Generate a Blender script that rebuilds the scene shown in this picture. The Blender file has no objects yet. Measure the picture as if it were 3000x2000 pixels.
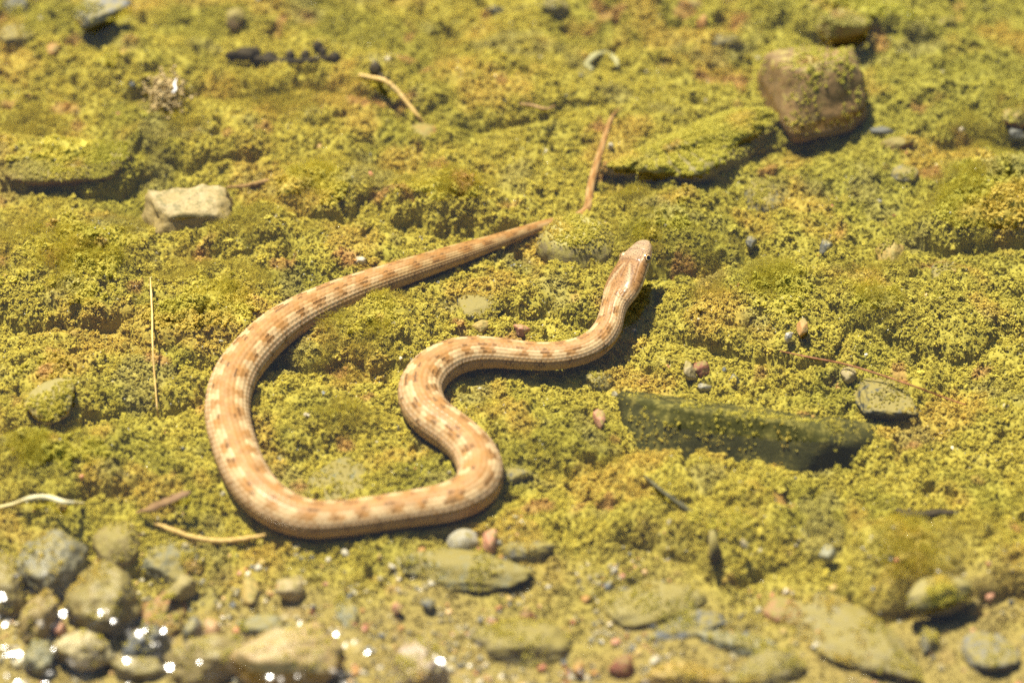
import bpy, math, random
import numpy as np
from mathutils import Vector, Matrix

# ------------------------------------------------------------------ camera, sky, sun, exposure
scene = bpy.context.scene
COL = scene.collection
R = math.radians
VIEW_W = 0.46                     # metres across the frame at the aim point
DIST = 2.6
DEP = R(43)
S = VIEW_W / 3000.0               # metres per photograph pixel at the aim point
CAM = np.array([0.0, -DIST * math.cos(DEP), DIST * math.sin(DEP)])
FWD = np.array([0.0, math.cos(DEP), -math.sin(DEP)])
UPV = np.array([0.0, math.sin(DEP), math.cos(DEP)])
cd = bpy.data.cameras.new('camera')
cam = bpy.data.objects.new('camera', cd)
COL.objects.link(cam)
cam.location = CAM
cam.rotation_euler = (math.pi / 2 - DEP, 0, 0)
cd.sensor_width = 36
cd.lens = 36 * DIST / VIEW_W
cd.clip_start = 0.05
cd.clip_end = 200
cd.dof.use_dof = True
cd.dof.focus_distance = 2.60
cd.dof.aperture_fstop = 3.9
cd.dof.aperture_blades = 0
scene.camera = cam

SUN_AZ = np.array([-0.62, 0.78]); SUN_AZ = SUN_AZ / np.linalg.norm(SUN_AZ)
SUN_EL = R(66)
SUN_DIR = Vector((SUN_AZ[0] * math.cos(SUN_EL), SUN_AZ[1] * math.cos(SUN_EL), math.sin(SUN_EL)))
world = bpy.data.worlds.new('World'); scene.world = world; world.use_nodes = True
wn = world.node_tree; bg = wn.nodes['Background']
sky = wn.nodes.new('ShaderNodeTexSky'); sky.sky_type = 'NISHITA'; sky.sun_disc = False
sky.sun_elevation = SUN_EL; sky.sun_rotation = math.atan2(SUN_DIR.x, SUN_DIR.y)
wn.links.new(sky.outputs[0], bg.inputs[0]); bg.inputs[1].default_value = 0.08
sl = bpy.data.lights.new('sun', 'SUN'); sl.energy = 5.0; sl.angle = R(0.53); sl.color = (1.0, 0.92, 0.77)
sun = bpy.data.objects.new('sun', sl); COL.objects.link(sun)
sun.rotation_euler = (-SUN_DIR).to_track_quat('-Z', 'Y').to_euler()
sun.location = SUN_DIR * 5
scene.view_settings.view_transform = 'Standard'
scene.view_settings.look = 'None'
scene.view_settings.exposure = 1.12
scene.view_settings.gamma = 1.0
scene.render.engine = 'CYCLES'
scene.cycles.use_denoising = False
scene.cycles.use_adaptive_sampling = False
scene.cycles.max_bounces = 10
scene.cycles.diffuse_bounces = 6
scene.cycles.transparent_max_bounces = 12
scene.cycles.caustics_reflective = False
scene.cycles.caustics_refractive = False

# ------------------------------------------------------------------ helpers
def gp(px, py, z=0.0):
    """photograph pixel -> point on the level plane at height z"""
    x = (px - 1500.0) * S; y = (1000.0 - py) * S
    d = FWD * DIST + np.array([1.0, 0, 0]) * x + UPV * y
    t = (z - CAM[2]) / d[2]
    return CAM + d * t

def to_px(P):
    rel = P - CAM
    dep = rel @ FWD
    return 1500 + rel[..., 0] / dep * DIST / S, 1000 - (rel @ UPV) / dep * DIST / S

rs = np.random.RandomState(11)
PERM = rs.permutation(256); PERM = np.concatenate([PERM, PERM, PERM])
GA = rs.rand(256) * 2 * np.pi
GX, GY = np.cos(GA), np.sin(GA)
G3 = rs.randn(256, 3); G3 /= np.linalg.norm(G3, axis=1)[:, None]
def fade(t): return t * t * t * (t * (t * 6 - 15) + 10)
def perlin(x, y, seed=0):
    x = x + seed * 17.31; y = y - seed * 9.77
    xi = np.floor(x).astype(np.int64); yi = np.floor(y).astype(np.int64)
    xf = x - xi; yf = y - yi; u = fade(xf); v = fade(yf)
    def g(ix, iy):
        h = PERM[PERM[(ix & 255)] + (iy & 255)]
        return GX[h] * (x - ix) + GY[h] * (y - iy)
    a = g(xi, yi); b = g(xi + 1, yi); c = g(xi, yi + 1); d = g(xi + 1, yi + 1)
    return 1.5 * ((a * (1 - u) + b * u) * (1 - v) + (c * (1 - u) + d * u) * v)
def perlin3(P, seed=0):
    P = P + seed * 7.13
    I = np.floor(P).astype(np.int64); F = P - I; U = fade(F)
    out = 0
    for dx in (0, 1):
        for dy in (0, 1):
            for dz in (0, 1):
                h = PERM[PERM[PERM[(I[:, 0] + dx) & 255] + ((I[:, 1] + dy) & 255)] + ((I[:, 2] + dz) & 255)]
                dot = ((P - I - np.array([dx, dy, dz])) * G3[h]).sum(1)
                w = (U[:, 0] if dx else 1 - U[:, 0]) * (U[:, 1] if dy else 1 - U[:, 1]) * (U[:, 2] if dz else 1 - U[:, 2])
                out = out + w * dot
    return out * 1.5
def domes(x, y, seed=0):
    """rounded bumps packed side by side, 0 in the gaps, 1 on the crowns"""
    xi = np.floor(x).astype(np.int64); yi = np.floor(y).astype(np.int64)
    best = np.full(x.shape, 9.0)
    for dx in (-1, 0, 1):
        for dy in (-1, 0, 1):
            h = PERM[PERM[((xi + dx + seed * 31) & 255)] + ((yi + dy + seed * 57) & 255)]
            cx = xi + dx + 0.5 + 0.42 * GX[h]; cy = yi + dy + 0.5 + 0.42 * GY[h]
            rr = 0.55 + 0.40 * ((h * 37) % 101) / 101.0
            best = np.minimum(best, ((x - cx) ** 2 + (y - cy) ** 2) / (rr * rr))
    return np.sqrt(np.clip(1 - best, 0, 1))
def fbm(x, y, oct=4, seed=0, gain=0.5):
    a = 1.0; s = 0; f = 1.0
    for o in range(oct):
        s = s + a * perlin(x * f, y * f, seed + o * 3); a *= gain; f *= 2.03
    return s
def smooth(a, b, x):
    t = np.clip((x - a) / (b - a), 0, 1); return t * t * (3 - 2 * t)
def mixc(a, b, t): return a + (b - a) * t[..., None]

def np_mesh(name, V, F, smooth_shade=True):
    """V (n,3), F (m,k) with one polygon size"""
    me = bpy.data.meshes.new(name)
    n, k = F.shape
    me.vertices.add(len(V)); me.vertices.foreach_set('co', np.ascontiguousarray(V, np.float32).ravel())
    me.loops.add(n * k); me.loops.foreach_set('vertex_index', np.ascontiguousarray(F, np.int32).ravel())
    me.polygons.add(n); me.polygons.foreach_set('loop_start', np.arange(0, n * k, k, dtype=np.int32))
    me.update(calc_edges=True); me.validate()
    if smooth_shade: me.polygons.foreach_set('use_smooth', np.ones(n, bool))
    return me
def set_col(me, name, C):
    a = me.attributes.new(name, 'FLOAT_COLOR', 'POINT')
    c = np.ones((len(C), 4), np.float32); c[:, :3] = C
    a.data.foreach_set('color', c.ravel())
def add(name, me, mat, label=None, cat=None, group=None, kind=None, parent=None):
    o = bpy.data.objects.new(name, me); COL.objects.link(o)
    if mat is not None: me.materials.append(mat)
    if label: o['label'] = label
    if cat: o['category'] = cat
    if group: o['group'] = group
    if kind: o['kind'] = kind
    if parent is not None: o.parent = parent
    return o

# ------------------------------------------------------------------ materials
def new_mat(name):
    m = bpy.data.materials.new(name); m.use_nodes = True
    nt = m.node_tree; return m, nt, nt.nodes['Principled BSDF']
def N(nt, typ, **kw):
    n = nt.nodes.new(typ)
    for k, v in kw.items(): setattr(n, k, v)
    return n
def noise_node(nt, scale, detail=4, rough=0.6, coord='Object'):
    tc = N(nt, 'ShaderNodeTexCoord'); n = N(nt, 'ShaderNodeTexNoise')
    n.inputs['Scale'].default_value = scale; n.inputs['Detail'].default_value = detail; n.inputs['Roughness'].default_value = rough
    nt.links.new(tc.outputs[coord], n.inputs['Vector']); return n
def ramp(nt, src, p0, p1, c0=(0, 0, 0, 1), c1=(1, 1, 1, 1)):
    r = N(nt, 'ShaderNodeValToRGB'); e = r.color_ramp.elements
    e[0].position = p0; e[1].position = p1; e[0].color = c0; e[1].color = c1
    nt.links.new(src, r.inputs[0]); return r
def mixrgb(nt, fac, a, b, mode='MIX'):
    m = N(nt, 'ShaderNodeMix', data_type='RGBA', blend_type=mode)
    for sock, v in ((m.inputs[0], fac), (m.inputs[6], a), (m.inputs[7], b)):
        if isinstance(v, (float, int)): sock.default_value = v
        elif isinstance(v, tuple): sock.default_value = v if len(v) == 4 else (*v, 1)
        else: nt.links.new(v, sock)
    return m.outputs[2]
def bump(nt, bsdf, src, strength, dist):
    b = N(nt, 'ShaderNodeBump'); b.inputs['Strength'].default_value = strength; b.inputs['Distance'].default_value = dist
    nt.links.new(src, b.inputs['Height']); nt.links.new(b.outputs[0], bsdf.inputs['Normal'])

def mat_ground():
    m, nt, b = new_mat('algae_bed')
    at = N(nt, 'ShaderNodeAttribute', attribute_name='col')
    n1 = noise_node(nt, 900, 3, 0.7); r1 = ramp(nt, n1.outputs[0], 0.3, 0.72, (0.72, 0.72, 0.68, 1), (1.15, 1.15, 1.12, 1))
    c = mixrgb(nt, 1.0, at.outputs['Color'], r1.outputs[0], 'MULTIPLY')
    nt.links.new(c, b.inputs['Base Color']); b.inputs['Roughness'].default_value = 0.75
    b.inputs['Specular IOR Level'].default_value = 0.25
    bump(nt, b, n1.outputs[0], 0.6, 0.0008)
    return m
def mat_inst(name, rough=0.7, trans=0.0, spec=0.2):
    m, nt, b = new_mat(name)
    at = N(nt, 'ShaderNodeAttribute', attribute_name='tint', attribute_type='INSTANCER')
    nt.links.new(at.outputs['Color'], b.inputs['Base Color'])
    b.inputs['Roughness'].default_value = rough; b.inputs['Specular IOR Level'].default_value = spec
    if trans > 0:
        t = N(nt, 'ShaderNodeBsdfTranslucent'); mx = N(nt, 'ShaderNodeMixShader'); mx.inputs[0].default_value = trans
        nt.links.new(at.outputs['Color'], t.inputs['Color'])
        nt.links.new(b.outputs[0], mx.inputs[1]); nt.links.new(t.outputs[0], mx.inputs[2])
        nt.links.new(mx.outputs[0], nt.nodes['Material Output'].inputs['Surface'])
    return m
MATS = {}
def mat_stone(c1, c2, coat=0.5, rough=0.6, coat_col=(0.225, 0.185, 0.05), scale=140.0, vein=None, spec=0.35):
    key = (c1, c2, coat, rough, coat_col, scale, vein)
    if key in MATS: return MATS[key]
    tone = lambda c: tuple(x * (0.74 if max(c) > 0.3 else 0.88) for x in c)
    c1, c2 = tone(c1), tone(c2)
    m, nt, b = new_mat('stone')
    n1 = noise_node(nt, scale, 5, 0.62)
    base = mixrgb(nt, ramp(nt, n1.outputs[0], 0.34, 0.66).outputs[0], c1, c2)
    n4 = noise_node(nt, scale * 7, 3, 0.7)
    base = mixrgb(nt, 1.0, base, ramp(nt, n4.outputs[0], 0.3, 0.75, (0.75, 0.75, 0.75, 1), (1.2, 1.2, 1.2, 1)).outputs[0], 'MULTIPLY')
    if vein:
        wv = N(nt, 'ShaderNodeTexWave'); tc = N(nt, 'ShaderNodeTexCoord'); nt.links.new(tc.outputs['Object'], wv.inputs['Vector'])
        wv.inputs['Scale'].default_value = 60; wv.inputs['Distortion'].default_value = 9; wv.inputs['Detail'].default_value = 3
        base = mixrgb(nt, ramp(nt, wv.outputs['Fac'], 0.75, 0.95).outputs[0], base, vein)
    if coat > 0:
        geo = N(nt, 'ShaderNodeNewGeometry'); sep = N(nt, 'ShaderNodeSeparateXYZ'); nt.links.new(geo.outputs['Normal'], sep.inputs[0])
        n2 = noise_node(nt, 260, 6, 0.72)
        ad = N(nt, 'ShaderNodeMath', operation='MULTIPLY_ADD'); nt.links.new(sep.outputs[2], ad.inputs[0]); ad.inputs[1].default_value = 0.22
        nt.links.new(n2.outputs[0], ad.inputs[2])
        t = 0.78 - 0.46 * coat
        f = ramp(nt, ad.outputs[0], t, t + 0.10)
        base = mixrgb(nt, f.outputs[0], base, coat_col)
    nt.links.new(base, b.inputs['Base Color']); b.inputs['Roughness'].default_value = rough
    b.inputs['Specular IOR Level'].default_value = spec
    bump(nt, b, n4.outputs[0], 0.5, 0.0009)
    MATS[key] = m; return m
def mat_plain(name, c1, c2, rough=0.6, scale=300.0, spec=0.3):
    m, nt, b = new_mat(name)
    n1 = noise_node(nt, scale, 4, 0.65)
    nt.links.new(mixrgb(nt, ramp(nt, n1.outputs[0], 0.35, 0.65).outputs[0], c1, c2), b.inputs['Base Color'])
    b.inputs['Roughness'].default_value = rough; b.inputs['Specular IOR Level'].default_value = spec
    bump(nt, b, n1.outputs[0], 0.5, 0.0006)
    return m

# ------------------------------------------------------------------ the snake's path (photo pixels, half width in pixels, height of the centre in mm)
PATH = [  # px, py, half width px, z mm
    (1893, 704, 56, 25.5), (1870, 752, 56, 23.5), (1845, 800, 56, 21.5), (1818, 858, 52, 19.0), (1801, 895, 40, 17.0), (1792, 925, 38, 15.5),
    (1781, 960, 41, 13.8), (1752, 1000, 43, 12.2), (1700, 1029, 43, 11.2), (1620, 1044, 43, 10.5), (1536, 1042, 44, 10.2),
    (1446, 1034, 48, 10.2), (1379, 1036, 53, 10.3), (1318, 1052, 58, 10.3), (1262, 1089, 63, 10.3), (1233, 1140, 65, 10.3),
    (1240, 1188, 65, 10.3), (1272, 1228, 64, 10.3), (1335, 1274, 63, 10.3), (1384, 1322, 64, 10.5), (1407, 1376, 66, 10.8),
    (1392, 1430, 64, 10.8), (1322, 1469, 59, 10.4), (1223, 1488, 55, 10.2), (1120, 1504, 54, 10.2), (1000, 1520, 54, 10.2),
    (900, 1520, 58, 10.4), (815, 1489, 62, 10.6), (752, 1437, 64, 10.8), (712, 1372, 65, 11), (685, 1300, 65, 11.2), (668, 1230, 65, 11.3),
    (670, 1163, 65, 11.4), (692, 1098, 65, 11.5), (737, 1036, 63, 11.5), (804, 971, 61, 11.2), (890, 916, 57, 10.4), (1000, 865, 51, 9.4),
    (1089, 831, 45, 8.6), (1223, 785, 39, 7.6), (1357, 741, 32, 6.6), (1446, 711, 25, 5.8), (1536, 679, 19, 5), (1600, 658, 16, 4.5),
    (1655, 645, 14, 4), (1700, 630, 13.2, 4), (1722, 605, 12.6, 4.4), (1729, 555, 11.8, 5), (1741, 503, 10.8, 5), (1764, 430, 9.2, 5),
    (1781, 372, 7, 5), (1797, 336, 4.2, 5), (1816, 316, 1.2, 5)]
def catmull(P, n_per=24):
    P = np.asarray(P, float)
    Q = np.vstack([2 * P[0] - P[1], P, 2 * P[-1] - P[-2]])
    out = []
    for i in range(1, len(Q) - 2):
        p0, p1, p2, p3 = Q[i - 1], Q[i], Q[i + 1], Q[i + 2]
        for t in np.linspace(0, 1, n_per, endpoint=False):
            out.append(0.5 * ((2 * p1) + (-p0 + p2) * t + (2 * p0 - 5 * p1 + 4 * p2 - p3) * t * t + (-p0 + 3 * p1 - 3 * p2 + p3) * t ** 3))
    out.append(P[-1]); return np.array(out)
_c = catmull([(*gp(a, b, z * 0.001), w * S) for a, b, w, z in PATH], 24)
for _ in range(10):                                 # take small kinks out of the traced line
    _c[1:-1] = 0.25 * _c[:-2] + 0.5 * _c[1:-1] + 0.25 * _c[2:]
SP_P, SP_R = _c[:, :3], _c[:, 3]

# ------------------------------------------------------------------ the bed: height field
XS = np.concatenate([-0.31 - np.geomspace(0.004, 3.7, 26)[::-1], np.linspace(-0.31, 0.31, 940), 0.31 + np.geomspace(0.004, 3.7, 26)])
YS = np.concatenate([-0.29 - np.geomspace(0.004, 3.7, 26)[::-1], np.linspace(-0.29, 0.33, 740), 0.33 + np.geomspace(0.004, 3.7, 26)])
X, Y = np.meshgrid(XS, YS)
PX, PY = to_px(np.stack([X, Y, np.zeros_like(X)], -1))
wx = 60 * fbm(X * 28, Y * 28, 3, 50); wy = 45 * fbm(X * 28, Y * 28, 3, 61)
MOUNDS = [  # centre px, radii px, height mm, front steepness
    (170, 880, 330, 200, 9, .45), (300, 770, 230, 130, 8, .5), (640, 980, 260, 170, 12, .5), (1030, 1010, 230, 170, 9, .55), (640, 700, 260, 110, 5, .6), (1080, 950, 210, 110, 4, .7),
    (940, 590, 220, 110, 9, .5), (1330, 630, 240, 120, 10, .45), (130, 520, 330, 110, 10, .4), (560, 430, 240, 120, 6, .5),
    (2220, 960, 280, 190, 10, .5), (2560, 920, 200, 150, 8, .6), (2870, 640, 200, 230, 13, .5), (2650, 1690, 250, 150, 9, .7), (2850, 350, 250, 120, 6, .5),
    (180, 1190, 230, 130, 7, .6), (500, 1150, 200, 120, 6, .6), (880, 1250, 200, 130, 4, .7), (1650, 1290, 240, 120, 4, .7), (1560, 880, 180, 110, 6, .6),
    (1950, 700, 220, 140, 8, .6), (2750, 950, 260, 130, 5, .6), (980, 250, 330, 110, 6, .5), (1500, 300, 400, 120, 5, .5), (2150, 1560, 280, 170, 5, .7),
    (120, 1390, 300, 120, 7, .6), (2880, 1720, 260, 140, 7, .4), (2000, 1440, 330, 90, 4, .7), (450, 240, 200, 90, 6, .6), (2500, 90, 250, 80, 8, .4), (1980, 1560, 200, 90, 6, .5)]
H = 0.0035 * fbm(X * 9, Y * 9, 3, 1) + 0.0022 * fbm(X * 33, Y * 33, 3, 5)
MH = np.zeros_like(H); HOL = np.zeros_like(H)
for cx, cy, rx, ry, h, fr in MOUNDS:
    dx = (PX + wx - cx) / rx; dy = (PY + wy - cy) / ry
    dy = np.where(dy > 0, dy / fr, dy)
    d = np.sqrt(dx * dx + dy * dy)
    HOL = np.maximum(HOL, h * 0.00045 * smooth(0.86, 1.02, d) * smooth(1.45, 1.1, d) * (dy > 0.25) * smooth(1.1, 0.6, np.abs(dx)))
    MH = np.maximum(MH, h * 0.00125 * np.clip(1 - d * d, 0, 1) ** 0.75)
H += np.where(MH > 0.0008, MH, MH - HOL)
SAND = smooth(1500, 1900, PY + 160 * fbm(X * 14, Y * 14, 3, 80) + 0.05 * (1500 - PX))   # gravelly shallows towards the near bank
LEFTB = smooth(1560, 1700, PY + 60 * fbm(X * 20, Y * 20, 2, 84)) * smooth(900, 500, PX)
CR = np.clip(0.75 + 0.6 * fbm(X * 22, Y * 22, 2, 90), 0.25, 1.3) * (1 - 0.6 * SAND)
qx = X + 0.0012 * perlin(X * 300, Y * 300, 15); qy = Y + 0.0012 * perlin(X * 300, Y * 300, 16)
ux = X + 0.006 * perlin(X * 55, Y * 55, 25); uy = Y + 0.006 * perlin(X * 55, Y * 55, 26)
mk1 = smooth(-0.25, 0.45, fbm(X * 13, Y * 13, 2, 27)); mk2 = smooth(-0.35, 0.35, fbm(X * 19, Y * 19, 2, 28))
H += (1 - 0.8 * SAND) * (0.0040 * mk1 * domes(ux * 46, uy * 52, 3) + 0.0026 * mk2 * domes(ux * 105, uy * 115, 4))
DM = domes(qx * 230, qy * 230, 1) + 0.6 * domes(qx * 520, qy * 520, 2)
H += CR * (0.0012 * (np.abs(perlin(X * 120, Y * 120, 7)) * 2 - 0.5) + 0.0017 * (domes(qx * 230, qy * 230, 1) - 0.5) + 0.0010 * (domes(qx * 520, qy * 520, 2) - 0.5))
pit = smooth(0.42, 0.75, fbm(X * 85, Y * 85, 2, 23)); H -= 0.0055 * pit * (1 - SAND)
H -= 0.009 * LEFTB
# the bed gives way under the body
di = np.diff(XS); 
for i in range(20, len(SP_P), 1):
    p, r = SP_P[i], SP_R[i]
    x0, x1 = np.searchsorted(XS, [p[0] - 1.9 * r, p[0] + 1.9 * r]); y0, y1 = np.searchsorted(YS, [p[1] - 1.9 * r, p[1] + 1.9 * r])
    if x1 <= x0 or y1 <= y0: continue
    sub = H[y0:y1, x0:x1]
    d = np.sqrt((X[y0:y1, x0:x1] - p[0]) ** 2 + (Y[y0:y1, x0:x1] - p[1]) ** 2) / r
    low = p[2] - r * np.sqrt(np.clip(1 - d * d, 0, 1)) - 0.0012
    lim = np.where(d < 1, np.minimum(low, p[2] - 0.25 * r), p[2] - 0.25 * r + (d - 1) * r * 1.6)
    sub[...] = np.minimum(sub, lim - 0.0016 * (1 - 0.6 * DM[y0:y1, x0:x1]))
def hgt(x, y):
    ix = np.clip(np.searchsorted(XS, x) - 1, 0, len(XS) - 2); iy = np.clip(np.searchsorted(YS, y) - 1, 0, len(YS) - 2)
    fx = (x - XS[ix]) / (XS[ix + 1] - XS[ix]); fy = (y - YS[iy]) / (YS[iy + 1] - YS[iy])
    return (H[iy, ix] * (1 - fx) + H[iy, ix + 1] * fx) * (1 - fy) + (H[iy + 1, ix] * (1 - fx) + H[iy + 1, ix + 1] * fx) * fy

C_YEL = np.array([0.425, 0.366, 0.052]); C_OLV = np.array([0.310, 0.284, 0.031]); C_OCH = np.array([0.46, 0.342, 0.062])
C_GRN = np.array([0.355, 0.336, 0.052]); C_SND = np.array([0.325, 0.250, 0.085]); C_GRY = np.array([0.29, 0.255, 0.10]); C_RUST = np.array([0.40, 0.20, 0.085])
def bed_color(x, y, px, py):
    c = np.broadcast_to(C_YEL, x.shape + (3,)).copy()
    c = mixc(c, np.broadcast_to(C_OLV, c.shape), 0.75 * smooth(0.0, 0.6, fbm(x * 16, y * 16, 3, 30)))
    c = mixc(c, np.broadcast_to(C_GRN, c.shape), 0.8 * np.clip(smooth(1300, 2900, px) * smooth(1500, 200, py), 0, 1))
    c = mixc(c, np.broadcast_to(C_OCH, c.shape), 0.75 * smooth(0.12, 0.6, fbm(x * 24, y * 24, 3, 33)))
    c = mixc(c, np.broadcast_to(C_GRY, c.shape), 0.45 * smooth(0.38, 0.75, fbm(x * 30, y * 30, 3, 37)))
    c = mixc(c, np.broadcast_to(C_RUST, c.shape), 0.6 * smooth(0.55, 0.85, fbm(x * 45, y * 45, 2, 41)))
    sa = smooth(1500, 1900, py + 160 * fbm(x * 14, y * 14, 3, 80) + 0.05 * (1500 - px))
    c = mixc(c, np.broadcast_to(C_SND, c.shape), 0.85 * sa)
    return c
COLR = bed_color(X, Y, PX, PY)
nx, ny = len(XS), len(YS)
idx = np.arange(nx * ny).reshape(ny, nx)
F = np.stack([idx[:-1, :-1], idx[:-1, 1:], idx[1:, 1:], idx[1:, :-1]], -1).reshape(-1, 4)
me = np_mesh('ground', np.stack([X, Y, H], -1).reshape(-1, 3), F)
set_col(me, 'col', (COLR * 0.82).reshape(-1, 3))
add('ground', me, mat_ground(), 'bed of the pool, olive and yellow with a coat of algae', 'stream bed', kind='structure')

# ------------------------------------------------------------------ the snake
def make_snake():
    P, Rr = SP_P, SP_R
    seg = np.linalg.norm(np.diff(P, axis=0), axis=1); arc = np.concatenate([[0], np.cumsum(seg)])
    Lsc = np.clip(0.30 * Rr, 0.0009, 0.0031)
    sc_cum = np.concatenate([[0], np.cumsum(seg / (0.5 * (Lsc[1:] + Lsc[:-1])))])
    nr = int(sc_cum[-1] * 6.0)
    q = np.linspace(0, sc_cum[-1], nr)
    HEAD = arc[np.argmin(np.abs(np.arange(len(P)) - 24 * 3))] * 1.06        # snout to the corner of the jaw
    head_q = np.interp(HEAD * 1.1, arc, sc_cum)
    q = np.concatenate([np.linspace(0, head_q, 220) ** 1.0, q[q > head_q]])
    nr = len(q)
    A = np.interp(q, sc_cum, arc)
    C = np.stack([np.interp(A, arc, P[:, k]) for k in range(3)], 1)
    rad = np.interp(A, arc, Rr)
    T = np.gradient(C, axis=0); T /= np.linalg.norm(T, axis=1)[:, None]
    for _ in range(3): T[1:-1] = (T[:-2] + T[1:-1] * 2 + T[2:]); T /= np.linalg.norm(T, axis=1)[:, None]
    Zv = np.array([0, 0, 1.0])
    side = np.cross(T, Zv); side /= np.linalg.norm(side, axis=1)[:, None]
    up = np.cross(side, T)
    # T runs tailwards, so "side" is the animal's left: roll the head so that its right flank shows
    roll = R(20) * (1 - smooth(HEAD * 0.9, HEAD * 2.2, A))
    s2 = side * np.cos(roll)[:, None] - up * np.sin(roll)[:, None]; u2 = up * np.cos(roll)[:, None] + side * np.sin(roll)[:, None]
    side, up = s2, u2
    NT = 152
    th = np.linspace(-np.pi, np.pi, NT, endpoint=False)        # 0 = spine, + = towards 'side'
    t = A / HEAD
    hp = np.array([0, .015, .05, .10, .18, .28, .40, .55, .70, .85, .95, 1.05, 1.16, 1.3])
    hw = np.array([.6, 13, 22, 29, 36, 42, 47, 51.5, 56, 57.5, 55, 48, 40.5, 38]) * S
    hh = np.array([.6, 7, 13, 17.5, 22, 26, 29, 31, 32, 32.5, 32, 32, 33, 35]) * S
    isH = smooth(1.3, 1.12, t)
    W = np.where(t < 1.3, np.interp(t, hp, hw) * isH + rad * (1 - isH), rad)
    Hh = np.where(t < 1.3, np.interp(t, hp, hh) * isH + rad * 0.93 * (1 - isH), rad * 0.93)
    for _ in range(6):
        W[2:-2] = (W[1:-3] + 2 * W[2:-2] + W[3:-1]) / 4; Hh[2:-2] = (Hh[1:-3] + 2 * Hh[2:-2] + Hh[3:-1]) / 4
    ex = 2 + 0.55 * smooth(1.15, 0.6, t)                        # squarer section on the head
    cs, sn = np.cos(th)[None, :], np.sin(th)[None, :]
    rr = (np.abs(sn) ** ex[:, None] + np.abs(cs) ** ex[:, None]) ** (-1 / ex[:, None])
    lx = rr * sn * W[:, None]; lz = rr * cs * Hh[:, None]
    # belly flat on the body, flat crown and brow ridge on the head
    lz = np.where(cs < 0, lz * 0.90, lz)
    brow = np.exp(-((t[:, None] - 0.36) / 0.10) ** 2) * np.exp(-((np.abs(th)[None, :] - R(52)) / R(13)) ** 2)
    lx = lx * (1 + 0.10 * brow); lz = lz * (1 + 0.13 * brow)
    sock = np.exp(-((t[:, None] - 0.36) / 0.055) ** 2) * np.exp(-((np.abs(th)[None, :] - R(74)) / R(9)) ** 2)
    lx = lx * (1 - 0.10 * sock)
    # keeled, overlapping scales
    v = th[None, :] / (R(250) / 19.0) + 0 * q[:, None]
    s = q[:, None] + 0 * th[None, :]
    best = np.full(v.shape, -1.0); bi = np.zeros(v.shape, int); bj = np.zeros(v.shape, int); keel = np.zeros(v.shape); tipa = np.zeros(v.shape); ba_ = np.zeros(v.shape)
    jr = np.round(v).astype(int)
    for dj in (-1, 0, 1):
        j = jr + dj
        off = 0.5 * (j & 1)
        ir = np.round(s - off).astype(int)
        for d_i in (-1, 0, 1):
            i = ir + d_i
            a = s - (i + off); b = v - j
            hwid = 0.66 * np.clip(1 - ((a + 0.1) / 0.82) ** 2, 0, 1) ** 0.62
            ok = (np.abs(b) < hwid) & (a > -0.85) & (a < 0.75)
            edge = np.clip(1 - np.abs(b) / np.maximum(hwid, 1e-6), 0, 1)
            hgt_ = np.where(ok, 0.25 + 0.55 * (a + 0.85) / 1.6 + 0.22 * np.minimum(edge * 2.2, 1), -1)
            m = hgt_ > best
            best = np.where(m, hgt_, best); bi = np.where(m, i, bi); bj = np.where(m, j, bj)
            keel = np.where(m, np.exp(-(b / 0.11) ** 2), keel); tipa = np.where(m, a, tipa); ba_ = np.where(m, edge, ba_)
    best = np.clip(best, 0.12, None)
    dorsal = (np.abs(th) < R(118))[None, :] & (np.ones(nr, bool)[:, None])
    body = smooth(0.86, 1.05, t)[:, None]
    ventral = 0.25 + 0.6 * ((s * 0.5) % 1.0)
    relief = np.where(dorsal, best + 0.28 * keel * (np.abs(th)[None, :] < R(80)), ventral)
    amp = np.clip(0.052 * rad, 0.00002, 0.00050)[:, None] * body
    # head shields: a few shallow seams
    nlx = (relief - 0.6) * amp
    at = np.abs(th)[None, :]; tt = t[:, None]
    def seam(d, w): return np.exp(-(d / w) ** 2)
    seams = np.maximum.reduce([
        seam(at, R(2.2)) * ((tt > .46) & (tt < .80)), seam(tt - .46, .012) * (at < R(40)), seam(tt - .25, .012) * (at < R(45)), seam(tt - .13, .010) * (at < R(45)),
        seam(at - R(26) - R(10) * (tt - .3), R(2.2)) * ((tt > .25) & (tt < .5)), seam(at - R(42) - R(20) * (tt - .6), R(2.2)) * ((tt > .25) & (tt < .82)),
        seam(at - R(88), R(1.8)) * (tt < .95), seam(at - R(112), R(2.4)) * (tt < 1.0),
        seam(((tt * 9.0) % 1.0) - .5, .10) * ((at > R(88)) & (at < R(112)) & (tt < .95)), seam(((tt * 7.0) % 1.0) - .5, .08) * ((at > R(60)) & (at < R(88)) & (tt > .45) & (tt < .95))])
    seams = seams * (1 - body)
    nlx = nlx - seams * 0.00016
    nrm_l = np.sqrt(lx * lx + lz * lz) + 1e-9
    k = 1 + nlx / np.maximum(nrm_l, 0.0004)
    V = C[:, None, :] + side[:, None, :] * (lx * k)[..., None] + up[:, None, :] * (lz * k)[..., None]
    # ---- colours: the skin's own, one tint for each scale, but a highlight painted on the snout
    def hsh(i, j, sd): return (np.sin(i * 12.9898 + j * 78.233 + sd * 37.7) * 43758.5453) % 1.0
    r1, r2, r3 = hsh(bi, bj, 1), hsh(bi, bj, 2), hsh(bi, bj, 3)
    scA = np.interp(bi + 0.5 * (bj & 1), q, A); scTh = bj * (R(250) / 19.0)     # position of the scale itself
    sgn = np.where(scTh >= 0, 1.0, -1.0); ath = np.abs(scTh)
    tail = smooth(0.36, 0.50, scA)
    P0 = 0.0128
    wob = 0.30 * perlin(scA * 45, sgn * 2.0 + 3.3, 4)
    ph = (scA / P0 + np.where(sgn > 0, 0.0, 0.5) + wob) % 1.0
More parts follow.
